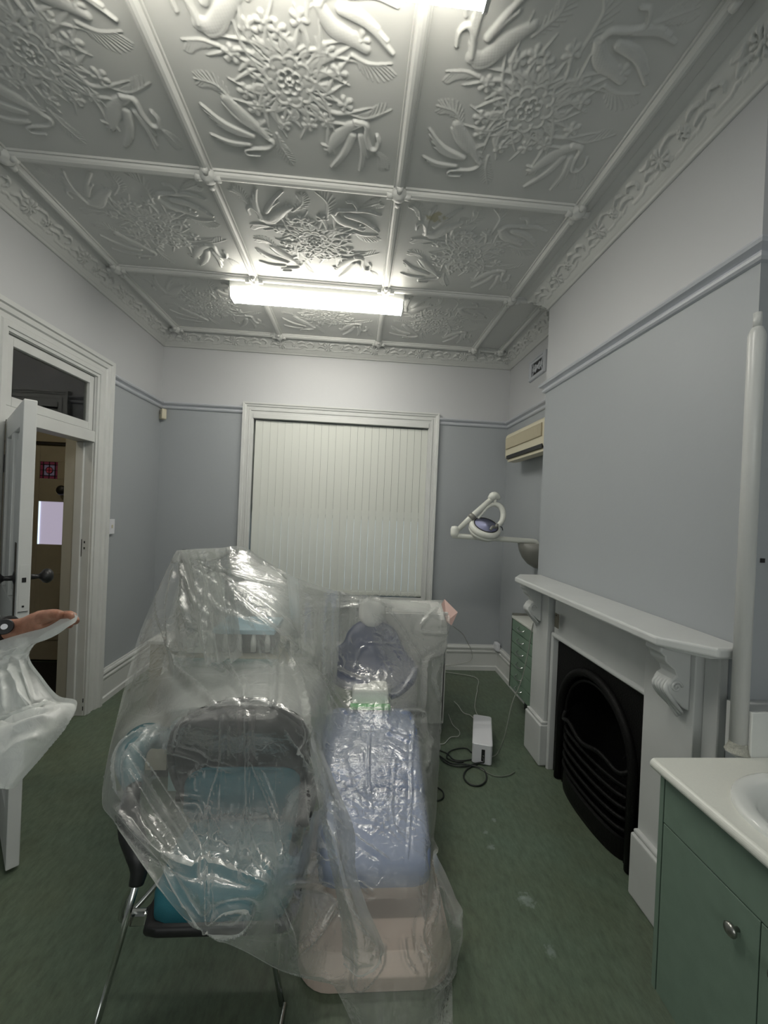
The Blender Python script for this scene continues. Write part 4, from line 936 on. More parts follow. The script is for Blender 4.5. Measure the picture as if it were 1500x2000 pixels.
# ------------------------------------------------------------------ things under the drop sheet
# white equipment cabinet behind the dental chair
t = thing('equipment_cabinet', 'white metal equipment cabinet standing behind the dental chair', 'cabinet', (.45, 3.15, 0))
ex1 = .715; obj('cabinet_body', bx(.06, ex1, 2.96, 3.34, .07, .895), 'unit', t, bevel=.006)
obj('cabinet_door', bx(.08, ex1 - .045, 2.945, 2.96, .08, .885), 'unit', t, bevel=.004)
obj('side_trim', bx(ex1 - .018, ex1 - .014, 2.944, 2.962, .10, .60), 'black', t)
for xx in (.12, ex1 - .07):
    for yy in (3.0, 3.30): obj('caster', lathe(BM(), [(.001, -.012), (.03, -.012), (.03, .012), (.001, .012)], (xx, yy, .032), axis='x', n=18), 'black', t)
    obj('caster_bracket', bx(xx - .02, xx + .02, 2.985, 3.315, .055, .072), 'dark', t)
pp = [W(862, 1180, 1, 3.0), W(868, 1170, 1, 3.05), W(894, 1196, 1, 2.96), W(882, 1222, 1, 2.93), W(872, 1214, 1, 2.93)]
bm = BM(); quad(bm, *pp); o = obj('pink_sheet', bm, 'pinkpaper', solid=.001); tag(o, 'folded pink paper poking out beside the top right corner of the plastic', 'paper')
# tall charcoal panel on a stand (back left)
t = thing('display_screen', 'tall charcoal panel under the highest peak of the plastic', 'screen', (-.9, 2.72, 0))
obj('screen_panel', bx(-1.10, -.70, 2.66, 2.70, .97, 1.325), 'sign', t, bevel=.01, seg=3)
obj('screen_post', bx(-.93, -.87, 2.70, 2.76, .05, 1.10), 'dark', t, bevel=.006); obj('screen_foot', bx(-1.1, -.7, 2.66, 2.90, 0, .05), 'dark', t, bevel=.01)
# sea green trolley with tray
t = thing('instrument_trolley', 'pale sea green drawer trolley under the plastic, left of the dental chair', 'trolley', (-.85, 2.45, 0))
tx0_, tx1_ = W(335, 1300, 1, 2.2)[0], W(543, 1300, 1, 2.2)[0]; tzt_ = W(430, 1285, 1, 2.2)[2]
obj('trolley_body', bx(tx0_, tx1_, 2.22, 2.62, .09, tzt_), 'beige', t, bevel=.008)
dzs = np.linspace(.10, tzt_ - .006, 5)
for a, b in zip(dzs, dzs[1:]): 
    f = obj('drawer', bx(tx0_ + .004, tx1_ - .004, 2.202, 2.22, a + .003, b - .003), 'palesea', t, bevel=.003)
    obj('drawer_pull', bx((tx0_ + tx1_) / 2 - .09, (tx0_ + tx1_) / 2 + .09, 2.19, 2.202, b - .030, b - .018), 'palesea', f, bevel=.003)
for xx in (tx0_ + .05, tx1_ - .05):
    for yy in (2.27, 2.57): obj('caster', lathe(BM(), [(.001, -.015), (.042, -.015), (.042, .015), (.001, .015)], (xx, yy, .044), axis='x', n=18), 'black', t)
t = thing('instrument_tray', 'pale blue rimmed instrument unit standing on the sea green trolley', 'tray', (-.75, 2.3, tzt_))
ux0, ux1 = W(415, 1240, 1, 2.26)[0], W(537, 1240, 1, 2.26)[0]; uz = W(470, 1238, 1, 2.26)[2]
obj('unit_body', bx(ux0 + .01, ux1 - .01, 2.27, 2.50, tzt_ + .002, uz - .0), 'dark', t, bevel=.006)
obj('tray_top', bx(ux0, ux1, 2.245, 2.52, uz, uz + .028), 'paleblue', t, bevel=.006)
for k in range(4): obj('holder', lathe(BM(), [(.014, 0), (.016, .05), (.010, .09), (.001, .10)], (ux0 + .07 + k * .075, 2.262, uz - .095), n=14), 'unit', t, smooth=True)
o = thing('box', 'small white bright-topped carton on the trolley, left of the tray', 'box', (tx0_ + .12, 2.35, tzt_))
obj('carton', bx(tx0_ + .05, tx0_ + .19, 2.26, 2.40, tzt_ + .001, tzt_ + .07), 'towel', o, bevel=.004); obj('carton_lid', bx(tx0_ + .045, tx0_ + .195, 2.255, 2.405, tzt_ + .071, tzt_ + .085), 'towel', o, bevel=.004)
t = thing('pedestal_cupboard', 'beige pedestal cupboard showing through the left side of the plastic', 'cupboard', (-1.05, 2.55, 0))
pa0, pa1 = W(288, 1300, 1, 2.42)[0], W(330, 1300, 1, 2.42)[0]; pz_ = W(290, 1252, 1, 2.42)[2]
obj('cupboard_body', bx(pa0, min(pa1, tx0_ - .01), 2.44, 2.60, .06, pz_ - .02), 'beige', t, bevel=.004)
obj('cupboard_top', bx(pa0 - .01, min(pa1, tx0_ - .01), 2.42, 2.61, pz_ - .02, pz_), 'unit', t, bevel=.003)
obj('cupboard_kick', bx(pa0 + .02, min(pa1, tx0_ - .02), 2.48, 2.58, 0, .06), 'dark', t)
# white globe shape high at the back (surgery light head / roll)
t = thing('towel_roll', 'bright white paper towel roll showing through the back of the plastic', 'paper roll', (-.82, 2.45, uz))
rc_ = W(415, 1150, 1, 2.52)
obj('roll_holder', tb([(rc_[0], 2.56, tzt_), (rc_[0], 2.56, rc_[2] + .10)], .010, 10), 'chrome', t)
obj('roll', lathe(BM(), [(.02, -.11), (.06, -.11), (.06, .08), (.02, .08)], (rc_[0], 2.56, rc_[2]), n=28), 'towel', t, smooth=False)
# white cabinet with tray in the middle
t = thing('side_table', 'cream topped side table showing bright between the trolley and the dental chair', 'table', (-.45, 2.85, 0))
stz = .655; a_, b_, c_, d_ = W(545, 1300, 2, stz), W(606, 1301, 2, stz), W(622, 1248, 2, stz), W(552, 1246, 2, stz)
obj('table_top', loft(BM(), [[(q[0], q[1], z) for q in (a_, b_, c_, d_)] for z in (stz - .02, stz)]), 'towel', t, bevel=.004)
mcx, mcy = (a_[0] + c_[0]) / 2, (a_[1] + c_[1]) / 2
obj('table_leg', tb([(mcx, mcy, .02), (mcx, mcy, stz - .02)], .022, 14), 'unit', t); obj('table_foot', lathe(BM(), [(.13, 0), (.13, .012), (.03, .03), (.001, .03)], (mcx, mcy, 0)), 'unit', t, smooth=True)

# ------------------------------------------------------------------ dental chair
CX = .14
t = thing('dental_chair', 'navy and blue dental chair on a peach enamel base under the plastic', 'dental chair', (CX, 2.0, 0))
def sec(y, z, w, h, r=.04, tilt=0.0, cx=CX, n=5):
    """rounded section of a cushion: centre (cx, y, z), width w, thickness h, leaning by tilt"""
    out = []
    for a, b in rrect(0, 0, w, h, min(r, h / 2 - .001, w / 2 - .001), n): out.append((cx + a, y - b * math.sin(tilt), z + b * math.cos(tilt)))
    return out
def cushion(name, secs, m, parent, **k): return obj(name, loft(BM(), secs), m, parent, smooth=True, **k)
# base
bm = BM(); ring0 = rrect(CX, 1.78, .56, .84, .12, 7); ring1 = rrect(CX, 1.78, .53, .81, .11, 7); ring2 = rrect(CX, 1.79, .50, .78, .10, 7)
loft(bm, [[(x, y, z) for x, y in q] for q, z in ((ring0, 0), (ring0, .05), (ring1, .065), (ring2, .095))]); obj('base_cover', bm, 'peach', t, bevel=.004, smooth=False)
bm = BM(); loft(bm, [[(x, y, z) for x, y in rrect(CX + .03, yy, w, d, .07, 6)] for yy, w, d, z in ((1.90, .46, .62, .09), (1.92, .42, .56, .20), (1.98, .40, .50, .31))]); obj('lift_housing', bm, 'peach', t, smooth=True)
# seat and leg rest, falling towards the camera
SC = CX - .01
cushion('leg_rest', [sec(1.500, .250, .34, .05, cx=SC), sec(1.515, .262, .42, .09, cx=SC), sec(1.60, .290, .455, .105, cx=SC), sec(1.70, .325, .462, .105, cx=SC), sec(1.772, .346, .465, .105, cx=SC)], 'paleviolet', t)
cushion('seat', [sec(1.775, .348, .468, .107, cx=SC), sec(1.88, .382, .475, .110, cx=SC), sec(2.0, .405, .49, .115, cx=SC), sec(2.16, .420, .51, .12, cx=SC), sec(2.30, .43, .50, .12, cx=SC), sec(2.37, .43, .44, .08, cx=SC)], 'bluevinyl', t)
obj('seat_frame', bx(SC - .17, SC + .17, 1.62, 2.45, .235, .30), 'dark', t, bevel=.02, seg=3)
# backrest
bo = catmull([(728, 1206), (752, 1216), (774, 1232), (788, 1264), (810, 1294), (817, 1314), (800, 1334), (776, 1350), (752, 1360), (735, 1352), (712, 1345), (680, 1338), (655, 1322), (640, 1296), (648, 1270), (670, 1254), (680, 1232), (700, 1214)], 4, closed=True)
def bpt(q, o):
    Y = np.interp(q[1], [1206, 1300, 1360], [2.80, 2.62, 2.50]) + o; return W(q[0], q[1], 1, Y)
bc_ = bo.mean(0); cushion('backrest', [[bpt(bc_ + (q - bc_) * s_, o) for q in bo] for o, s_ in ((0, .80), (-.012, .93), (.0, .985), (.03, 1.0), (.06, .97), (.075, .85))], 'navy', t)
obj('headrest_post', tb([(CX, 2.86, .90), (CX, 2.84, 1.0)], .018, 10), 'chrome', t)
hp = W(727, 1192, 1, 2.80)
cushion('headrest', [[(hp[0] + a * s_, 2.79 + yo + b * .10, hp[2] - .01 + b) for a, b in rrect(0, 0, .185 * s_, .20 * s_, .088 * s_, 6)] for yo, s_ in ((-.035, .55), (-.030, .85), (-.01, 1.0), (.02, 1.0), (.04, .8))], 'unit', t)
# left armrest sweeping across
arm_l = tb(catmull([W(620, 1262, 1, 2.60), W(640, 1300, 1, 2.50), W(668, 1330, 1, 2.44), W(700, 1336, 1, 2.42), W(722, 1326, 1, 2.44)], 6), [.02, .04, .045, .04, .02], 14, flat=.6)
obj('armrest', arm_l, 'navy', t, smooth=True)
arm_r = tb(catmull([W(812, 1305, 1, 2.60), W(800, 1330, 1, 2.50), W(778, 1350, 1, 2.44), W(762, 1362, 1, 2.42)], 6), [.02, .035, .035, .02], 14, flat=.6)
obj('armrest', arm_r, 'navy', t, smooth=True)
tw = thing('towel_pack', 'white paper towel pack lying on the blue dental chair seat', 'paper towels', (CX, 2.35, .49))
p0 = W(722, 1392, 2, .495)
obj('pack_body', bx(p0[0] - .10, p0[0] + .11, 2.33, 2.46, .497, .60), 'towel', tw, bevel=.02, seg=3); obj('pack_edge', bx(p0[0] - .11, p0[0] + .12, 2.29, 2.335, .497, .515), 'lime', tw, bevel=.003)

# ------------------------------------------------------------------ visitor chair
t = thing('visitor_chair', 'teal upholstered chair with black armrests and chrome sled legs in the foreground', 'chair', (-.42, 1.35, 0))
vc_ = -.345
def vsec(y, z, w, h, cx=vc_, r=.03): return sec(y, z, w, h, r, 0, cx, 5)
cushion('seat_cushion', [vsec(1.195, .435, .31, .03), vsec(1.205, .44, .37, .055), vsec(1.25, .452, .41, .07), vsec(1.40, .452, .43, .075), vsec(1.54, .45, .42, .06), vsec(1.57, .45, .36, .03)], 'teal', t)
cushion('seat_pan', [vsec(1.180, .408, .35, .024, r=.011), vsec(1.188, .408, .41, .03, r=.014), vsec(1.26, .398, .45, .04, r=.018), vsec(1.54, .395, .44, .04, r=.018), vsec(1.59, .40, .36, .03, r=.014)], 'black', t)
vb = -.378
def shell(z0, z1, ws, y0, y1, depth, nz=14, nx=22):
    V = np.zeros((nz, nx, 3))
    for i in range(nz):
        tt = i / (nz - 1); z = z0 + (z1 - z0) * tt; w = np.interp(tt, [0, .35, .75, .92, 1], ws); yy = y0 + (y1 - y0) * tt
        for j in range(nx):
            u = j / (nx - 1) * 2 - 1
            V[i, j] = (vb + u * w / 2, yy - depth * u * u, z - .045 * abs(u) ** 3 * tt)
    return V
v, f = grid_mesh(shell(.49, .872, (.36, .44, .47, .47, .44), 1.60, 1.57, .085)); obj('backrest', (v, f.tolist()), 'dark', t, smooth=True, solid=.022)
obj('back_rim', tb(catmull([(vb - .19, 1.53, .52), (vb - .232, 1.495, .66), (vb - .238, 1.487, .78), (vb - .20, 1.51, .845), (vb - .10, 1.555, .876), (vb, 1.57, .884), (vb + .10, 1.555, .876), (vb + .20, 1.51, .845), (vb + .238, 1.487, .78), (vb + .232, 1.495, .66), (vb + .19, 1.53, .52)], 6), .013, 10), 'black', t, smooth=True)
bm = BM()
for k in (-1, 1): tube(bm, [(vb + k * .022, 1.590, .46), (vb + k * .022, 1.575, .66), (vb + k * .022, 1.555, .86)], .013, 8)
box(bm, vb - .03, vb + .03, 1.585, 1.60, .40, .86); obj('back_spine', bm, mat('brown grey plastic', (.075, .065, .065), .4), t, smooth=False)
cushion('back_pad', [[(vb + .02 + a, 1.555 - .8 * a * a - o, .575 + b) for a, b in rrect(0, 0, w, h, .05, 6)] for o, w, h in ((.0, .40, .16), (.03, .42, .18), (.045, .36, .12))], 'teal', t)
M['paleteal'] = mat('pale teal arm pad', (.05, .115, .13), .5)
obj('arm_pad', tb(catmull([W(338, 1452, 1, 1.60), W(315, 1440, 1, 1.58), W(286, 1438, 1, 1.53), W(262, 1460, 1, 1.47), W(254, 1495, 1, 1.42), W(262, 1535, 1, 1.37)], 6), [.03, .045, .05, .05, .045, .03], 14, flat=.8), 'paleteal', t, smooth=True)
asup = obj('arm_support', tb(catmull([W(262, 1530, 1, 1.37), W(252, 1580, 1, 1.32), W(256, 1625, 1, 1.29), W(270, 1668, 1, 1.26), W(272, 1700, 1, 1.245), W(266, 1728, 1, 1.235)], 6), [.022, .03, .034, .032, .024, .020], 14, flat=.75), 'black', t, smooth=True)
obj('arm_pad', tb(catmull([(vb + .20, 1.56, .60), (-.135, 1.52, .615), (-.125, 1.42, .615), (-.13, 1.34, .59)], 6), [.02, .032, .032, .022], 12, flat=.7), 'dark', t, smooth=True)
obj('arm_support', tb(catmull([(-.14, 1.36, .59), (-.15, 1.36, .52), (-.17, 1.34, .42)], 6), [.018, .018, .014], 12), 'dark', t, smooth=True)
lp = [tuple(W(266, 1726, 1, 1.235)), tuple(W(228, 1865, 1, 1.26)), tuple(W(192, 1992, 1, 1.30)), (W(190, 2000, 2, .013)[0] - .004, 1.275, .013), (-.735, 1.10, .013), (-.72, .98, .013)]
obj('leg', tb(np.array(lp), .0095, 12), 'chrome', t, smooth=True)
l2 = [tuple(W(262, 1728, 1, 1.26)), tuple(W(243, 1760, 1, 1.32)), tuple(W(246, 1792, 1, 1.36)), (-.55, 1.45, .40)]
obj('rear_brace', tb(catmull(l2, 6), .008, 10), 'chrome', t, smooth=True)
lp = [(-.185, 1.33, .40), tuple(W(538, 1890, 1, 1.335)), tuple(W(553, 1976, 1, 1.34)), (W(554, 1984, 2, .013)[0] - .002, 1.325, .013), (-.175, 1.10, .013), (-.18, .98, .013)]
obj('leg', tb(np.array(lp), .0095, 12), 'chrome', t, smooth=True)
obj('floor_stretcher', tb([(-.72, .98, .013), (-.18, .98, .013)], .0095, 12), 'chrome', t, smooth=True)
bk_ = W(266, 1795, 1, 1.28)
obj('leg_clamp', bx(bk_[0] - .022, bk_[0] + .035, 1.27, 1.295, bk_[2] - .018, bk_[2] + .025), 'chrome', t, bevel=.008)
obj('clamp_arm', tb([(bk_[0] + .02, 1.285, bk_[2] + .005), (vc_ - .20, 1.30, .398)], .012, 10), 'black', t)
obj('frame_bar', tb([tuple(W(246, 1792, 1, 1.36)), (-.185, 1.33, .385)], .010, 10), 'black', t)

# ------------------------------------------------------------------ plastic drop sheet
def bicubic(net, nu, nv):
    net = np.array(net, float); R_ = net.shape[0]
    rows = np.array([[catmull(net[i], 40)[int(round(k))] for k in np.linspace(0, 40 * (net.shape[1] - 1), nv)] for i in range(R_)])
    out = np.zeros((nu, nv, 3))
    for j in range(nv):
        c = catmull(rows[:, j], 40); out[:, j] = c[np.round(np.linspace(0, len(c) - 1, nu)).astype(int)]
    return out
def relax(P0, slack, iters, pins, clamp, seed=1, grav=.0006, bend=.25):
    """settle a slightly oversize sheet over the supports: the spare length buckles into folds"""
    r_ = np.random.default_rng(seed); P = P0.copy(); n, m = P.shape[:2]
    nz = r_.normal(size=(n // 5 + 2, m // 5 + 2, 3))
    for _ in range(1): nz = nz
    iu, iv = np.linspace(0, nz.shape[0] - 1.001, n), np.linspace(0, nz.shape[1] - 1.001, m)
    a, b = iu.astype(int), iv.astype(int); fa, fb_ = (iu - a)[:, None, None], (iv - b)[None, :, None]
    N_ = nz[a][:, b] * (1 - fa) * (1 - fb_) + nz[a + 1][:, b] * fa * (1 - fb_) + nz[a][:, b + 1] * (1 - fa) * fb_ + nz[a + 1][:, b + 1] * fa * fb_
    free = 1 - pins[..., None]; P += N_ * .006 * free
    cons = []
    for di, dj, st in ((0, 1, 1), (1, 0, 1), (1, 1, .35), (1, -1, .35), (0, 3, bend), (3, 0, bend)):
        i0, i1 = 0, n - di; j0, j1 = (0, m - dj) if dj >= 0 else (-dj, m)
        L0 = np.linalg.norm(P0[i0 + di:i1 + di, j0 + dj:j1 + dj] - P0[i0:i1, j0:j1], axis=-1) * (1 + slack * (1 if (di + abs(dj)) < 3 else .6))
        cons.append((di, dj, i0, i1, j0, j1, L0, st))
    vel = np.zeros_like(P)
    cnt = 4.0
    for it in range(iters):
        prev = P.copy(); P += vel * .9; P[..., 2] -= grav * free[..., 0]
        for _ in range(4):
            acc = np.zeros_like(P)
            for di, dj, i0, i1, j0, j1, L0, st in cons:
                A = P[i0:i1, j0:j1]; B = P[i0 + di:i1 + di, j0 + dj:j1 + dj]; d = B - A; l = np.linalg.norm(d, axis=-1) + 1e-9
                c = d * ((l - L0) / l * .5 * st)[..., None]; acc[i0:i1, j0:j1] += c; acc[i0 + di:i1 + di, j0 + dj:j1 + dj] -= c
            P += acc / cnt * 1.6 * free
        D_ = P - P0; dl_ = np.linalg.norm(D_, axis=-1, keepdims=True); lim = clamp[..., None]
        P = np.where(dl_ > lim, P0 + D_ * lim / (dl_ + 1e-9), P); P[..., 2] = np.maximum(P[..., 2], .004)
        vel = P - prev
    return P
def C_(*a): return [W(px, py, 1, Y) for px, py, Y in a]
net = [
 C_((345,1075,2.55),(385,1072,2.62),(430,1070,2.62),(475,1068,2.62),(520,1096,2.66),(575,1127,2.7),(640,1149,2.75),(690,1160,2.76),(726,1163,2.76),(790,1171,3.30),(868,1172,3.33)),
 C_((318,1130,2.48),(352,1120,2.45),(395,1120,2.46),(462,1120,2.46),(520,1135,2.5),(580,1155,2.55),(640,1168,2.65),(685,1185,2.70),(726,1188,2.72),(800,1192,2.90),(878,1205,2.92)),
 C_((275,1230,2.35),(330,1225,2.3),(392,1222,2.2),(465,1220,2.18),(540,1222,2.2),(605,1235,2.4),(650,1245,2.55),(690,1248,2.60),(735,1245,2.62),(808,1255,2.80),(876,1240,2.90)),
 C_((252,1310,2.2),(318,1305,2.12),(380,1305,2.12),(450,1310,2.12),(538,1305,2.12),(605,1310,2.25),(650,1320,2.38),(700,1320,2.46),(755,1320,2.46),(818,1320,2.55),(864,1320,2.86)),
 C_((232,1390,2.05),(292,1405,1.80),(342,1392,1.54),(440,1384,1.53),(540,1388,1.53),(600,1405,1.62),(640,1400,2.1),(700,1388,2.23),(760,1388,2.23),(818,1400,2.28),(862,1400,2.6)),
 C_((212,1470,1.85),(248,1460,1.50),(330,1455,1.50),(430,1480,1.50),(520,1480,1.50),(592,1480,1.52),(632,1480,1.90),(700,1470,2.02),(765,1470,2.02),(832,1470,2.02),(858,1480,2.3)),
 C_((199,1560,1.55),(238,1545,1.36),(325,1570,1.42),(425,1590,1.42),(515,1590,1.42),(588,1590,1.44),(628,1600,1.65),(690,1590,1.76),(765,1590,1.76),(838,1580,1.77),(852,1590,1.95)),
 C_((222,1600,1.30),(290,1660,1.20),(372,1700,1.14),(450,1715,1.13),(520,1705,1.14),(582,1690,1.30),(630,1700,1.52),(690,1695,1.50),(755,1700,1.49),(822,1690,1.52),(850,1650,1.72)),
 C_((255,1650,1.20),(335,1740,1.12),(398,1790,1.09),(460,1800,1.10),(520,1790,1.14),(570,1780,1.26),(630,1790,1.36),(690,1790,1.38),(755,1790,1.38),(828,1780,1.40),(888,1745,1.55)),
 C_((298,1712,1.13),(355,1780,1.10),(406,1815,1.09),(480,1850,1.12),(540,1880,1.20),(590,1895,1.27),(640,1905,1.30),(690,1890,1.31),(755,1890,1.31),(838,1880,1.34),(905,1795,1.50)),
 C_((300,1716,1.13),(357,1784,1.10),(408,1819,1.09),(484,1854,1.12),(544,1886,1.20),(594,1901,1.27),(645,1912,1.30),(688,1985,1.28),(748,2080,1.19),(838,2060,1.21),(884,1905,1.42)),
 C_((301,1718,1.13),(358,1786,1.10),(410,1821,1.09),(486,1856,1.12),(546,1888,1.20),(596,1903,1.27),(647,1914,1.30),(692,2000,1.27),(770,2200,1.07),(850,2200,1.07),(886,2120,1.14))]
NU, NV = 300, 270
S0 = bicubic(net, NU, NV); S0[..., 2] = np.maximum(S0[..., 2], .004)
from mathutils.bvhtree import BVHTree
bpy.context.view_layer.update(); dg = bpy.context.evaluated_depsgraph_get()
cv_, cf_ = [], []
SKIP = ('leg', 'rear_brace', 'floor_stretcher', 'leg_clamp', 'clamp_arm', 'frame_bar')
for th in [o for o in COL.objects if o.parent is None and o.name.split('.')[0] in ('equipment_cabinet', 'display_screen', 'instrument_trolley', 'instrument_tray', 'box', 'towel_roll', 'side_table', 'dental_chair', 'towel_pack', 'visitor_chair')]:
    for ch in th.children_recursive:
        if ch.type != 'MESH' or ch.name.split('.')[0] in SKIP: continue
        e = ch.evaluated_get(dg).to_mesh(); b0 = len(cv_); mw = ch.matrix_world
        cv_ += [tuple(mw @ q.co) for q in e.vertices]; cf_ += [[b0 + i for i in p.vertices] for p in e.polygons]
TREE = BVHTree.FromPolygons(cv_, cf_)
CAMV = Vector(CAM)
def reach(P):
    out = np.full(P.shape[:2], 99.0)
    for i in range(P.shape[0]):
        for j in range(P.shape[1]):
            d = Vector(P[i, j]) - CAMV; d.normalize(); h = TREE.ray_cast(CAMV, d)
            if h[0] is not None: out[i, j] = h[3]
    return out
def outside(P, lim, margin, smooth_=60):
    D_ = P - CAM; L_ = np.linalg.norm(D_, axis=-1); U_ = D_ / L_[..., None]; lim = lim - margin
    mn = lim.copy()
    for di in (-1, 0, 1):
        for dj in (-1, 0, 1): mn = np.minimum(mn, np.roll(np.roll(lim, di, 0), dj, 1))
    L1 = np.minimum(L_, mn); base = L1.copy()
    for _ in range(smooth_):
        a = L1.copy(); a[1:-1, 1:-1] = (L1[:-2, 1:-1] + L1[2:, 1:-1] + L1[1:-1, :-2] + L1[1:-1, 2:]) / 4
        L1 = np.minimum(np.minimum(a, mn), L_ + .0)
    return CAM + U_ * L1[..., None]
LIM = reach(S0)
S1_ = outside(S0, LIM, .012)
def project(P):
    D_ = P - CAM; x = D_ @ _R; y = D_ @ _U; z = D_ @ _f0; return 750 + FPX * x / z, 1000 - FPX * y / z
PXY = project(S1_)
FOLDS = {'a': (190, 1050, 4.054, [([(630,95),(575,450),(560,650),(600,900),(650,1080),(900,1290)],9,.02),([(645,100),(690,480),(740,680),(800,700)],7,.02),([(630,95),(480,480),(540,780),(600,900)],8,.018),
  ([(680,260),(760,480),(860,600)],6,.012),([(860,440),(960,570),(1170,650),(1400,720)],7,.016),([(1150,520),(1230,600),(1380,700)],7,.012),([(700,150),(930,240),(1200,330),(1490,400)],5,.01),([(740,200),(950,290),(1150,340)],4,.008),
  ([(910,740),(880,930),(1000,1050),(1140,1240)],6,.014),([(910,760),(1010,960),(1100,1130),(1160,1240),(1165,1150)],6,.014),([(740,680),(900,750)],5,.012),([(1290,800),(1330,950),(1400,1000)],6,.010),([(1400,760),(1410,1100),(1390,1330)],5,.012),
  ([(150,1450),(300,760),(450,470)],8,.012),([(600,900),(820,890)],5,.008),([(720,700),(760,760),(800,720)],5,.014),([(560,650),(620,620)],4,.01),([(640,1080),(760,1150),(930,1290)],5,.01)]),
 'b': (540, 1100, 4.054, [([(0,530),(130,830),(230,1100),(270,1400)],6,.014),([(30,540),(200,700),(400,800),(600,900),(720,920)],7,.014),([(290,680),(420,800),(520,820)],5,.012),([(280,850),(430,1000),(560,1170)],5,.012),([(300,900),(480,1130)],5,.010),
  ([(860,360),(960,480),(1050,630),(1150,780)],7,.014),([(1310,310),(1130,520),(1390,560),(1310,700),(1190,780),(1180,1180)],6,.016),([(1310,310),(1330,470)],5,.014),([(1300,790),(1260,900),(1300,1100)],6,.012),([(890,1020),(880,1200)],4,.008),
  ([(1000,1160),(1160,1180),(1180,1300),(1230,1440)],6,.014),([(660,320),(400,370),(190,385)],6,.010),([(860,1320),(1080,1400)],5,.008),([(1090,1180),(1080,1450)],4,.008),([(200,1200),(240,1350),(200,1480)],6,.012),([(680,620),(960,630)],3,.004),
  ([(730,900),(860,1020),(990,1010),(1110,820)],5,.008),([(620,830),(660,690),(720,640)],4,.006),([(840,760),(880,880),(830,960)],4,.006),([(480,760),(440,840)],4,.006)]),
 'c': (190, 1380, 4.054, [([(345,165),(200,280),(145,450),(175,700)],5,.014),([(260,280),(500,620),(720,960),(860,1200)],7,.014),([(140,770),(330,1000),(480,1140),(750,1270),(820,1210),(1100,1300),(1330,1385)],9,.018),([(240,480),(420,800),(650,1110)],7,.010),
  ([(270,880),(500,1200),(700,1550),(850,1760)],6,.010),([(860,1180),(870,1500),(870,1690)],5,.014),([(870,1700),(1000,1590),(1220,1580),(1110,1760),(850,1760)],7,.014),([(990,60),(990,300),(970,480),(880,800),(860,1190)],5,.012),([(1180,30),(1190,600),(1180,820),(1080,1220)],5,.014),
  ([(1190,360),(1270,520),(1400,850),(1470,1200)],5,.012),([(1180,820),(1240,1100),(1390,1300)],5,.012),([(820,420),(1080,500)],4,.008),([(560,330),(820,420),(700,560)],6,.014),([(800,700),(950,950),(910,1020)],4,.010),([(740,970),(1070,1110)],4,.008),([(600,330),(640,200),(700,80)],6,.014),
  ([(690,760),(800,790),(760,960)],6,.012),([(650,480),(780,520),(790,640)],6,.012),([(970,480),(980,640),(970,900)],4,.008),([(640,700),(800,700)],5,.01),([(1100,1100),(1340,1160)],4,.008),([(520,1180),(780,1260)],7,.01)]),
 'd': (540, 1420, 3.449, [([(70,0),(220,220),(290,600),(440,840),(430,1000),(480,1200),(720,1470)],8,.020),([(290,600),(340,560),(430,640),(560,750),(750,880)],6,.010),([(630,0),(620,300),(650,600)],3,.005),([(910,100),(905,500),(880,900)],3,.006),([(800,200),(780,600),(870,760)],3,.005),
  ([(1050,0),(1020,270)],5,.010),([(1060,760),(1130,1000),(1230,1260),(1190,1600),(1050,1800)],9,.014),([(80,1050),(240,1040),(430,1110),(300,1350),(160,1500)],7,.014),([(0,1120),(110,1400),(110,1540)],6,.012),([(450,1000),(520,1480),(520,1700),(580,1740),(700,1600),(720,1460)],7,.014),
  ([(990,1250),(980,1400),(1040,1560)],7,.012),([(340,290),(480,330),(600,300)],3,.005),([(780,590),(620,740)],3,.006),([(700,640),(820,760)],3,.006),([(440,440),(560,520),(700,560)],3,.005),([(500,620),(640,620),(760,680)],3,.005),([(240,820),(340,900),(420,860)],5,.012),([(200,1000),(280,860)],5,.010),
  ([(1060,760),(1100,1000),(1060,1300)],7,.010),([(860,1400),(880,1540),(940,1640)],5,.010),([(640,1100),(560,1040),(520,1060)],6,.014),([(830,890),(850,870),(840,910)],3,.006),([(420,420),(420,480),(520,470)],3,.005)])}
NRM = np.cross(np.gradient(S1_, axis=1), np.gradient(S1_, axis=0)); NRM /= np.linalg.norm(NRM, axis=-1, keepdims=True) + 1e-9
flip_ = np.sign(((CAM - S1_) * NRM).sum(-1, keepdims=True)); NRM *= flip_
def add_folds(disp, polys):
    for pts, w, h in polys:
        C = catmull(pts, 5)
        dm = np.full(disp.shape, 1e9); tt = np.zeros(disp.shape)
        for k in range(len(C) - 1):
            a, b = C[k], C[k + 1]; ab = b - a; L2 = (ab @ ab) + 1e-9
            t_ = np.clip(((PXY[0] - a[0]) * ab[0] + (PXY[1] - a[1]) * ab[1]) / L2, 0, 1)
            d = np.hypot(PXY[0] - a[0] - t_ * ab[0], PXY[1] - a[1] - t_ * ab[1]); m_ = d < dm
            dm = np.where(m_, d, dm); tt = np.where(m_, (k + t_) / (len(C) - 1), tt)
        taper = np.clip(np.minimum(tt, 1 - tt) * 6 + .25, 0, 1)
        disp += 1.35 * h * taper * (np.clip(1 - dm / w, 0, 1) ** 1.6 * 1.0 - .30 * np.exp(-((dm - w * 1.5) / (w * .8)) ** 2))
disp = np.zeros((NU, NV))
add_folds(disp, [([(x0 + X / sc_, y0 + Y / sc_) for X, Y in pts], w, h) for (x0, y0, sc_, fl_) in FOLDS.values() for pts, w, h in fl_])
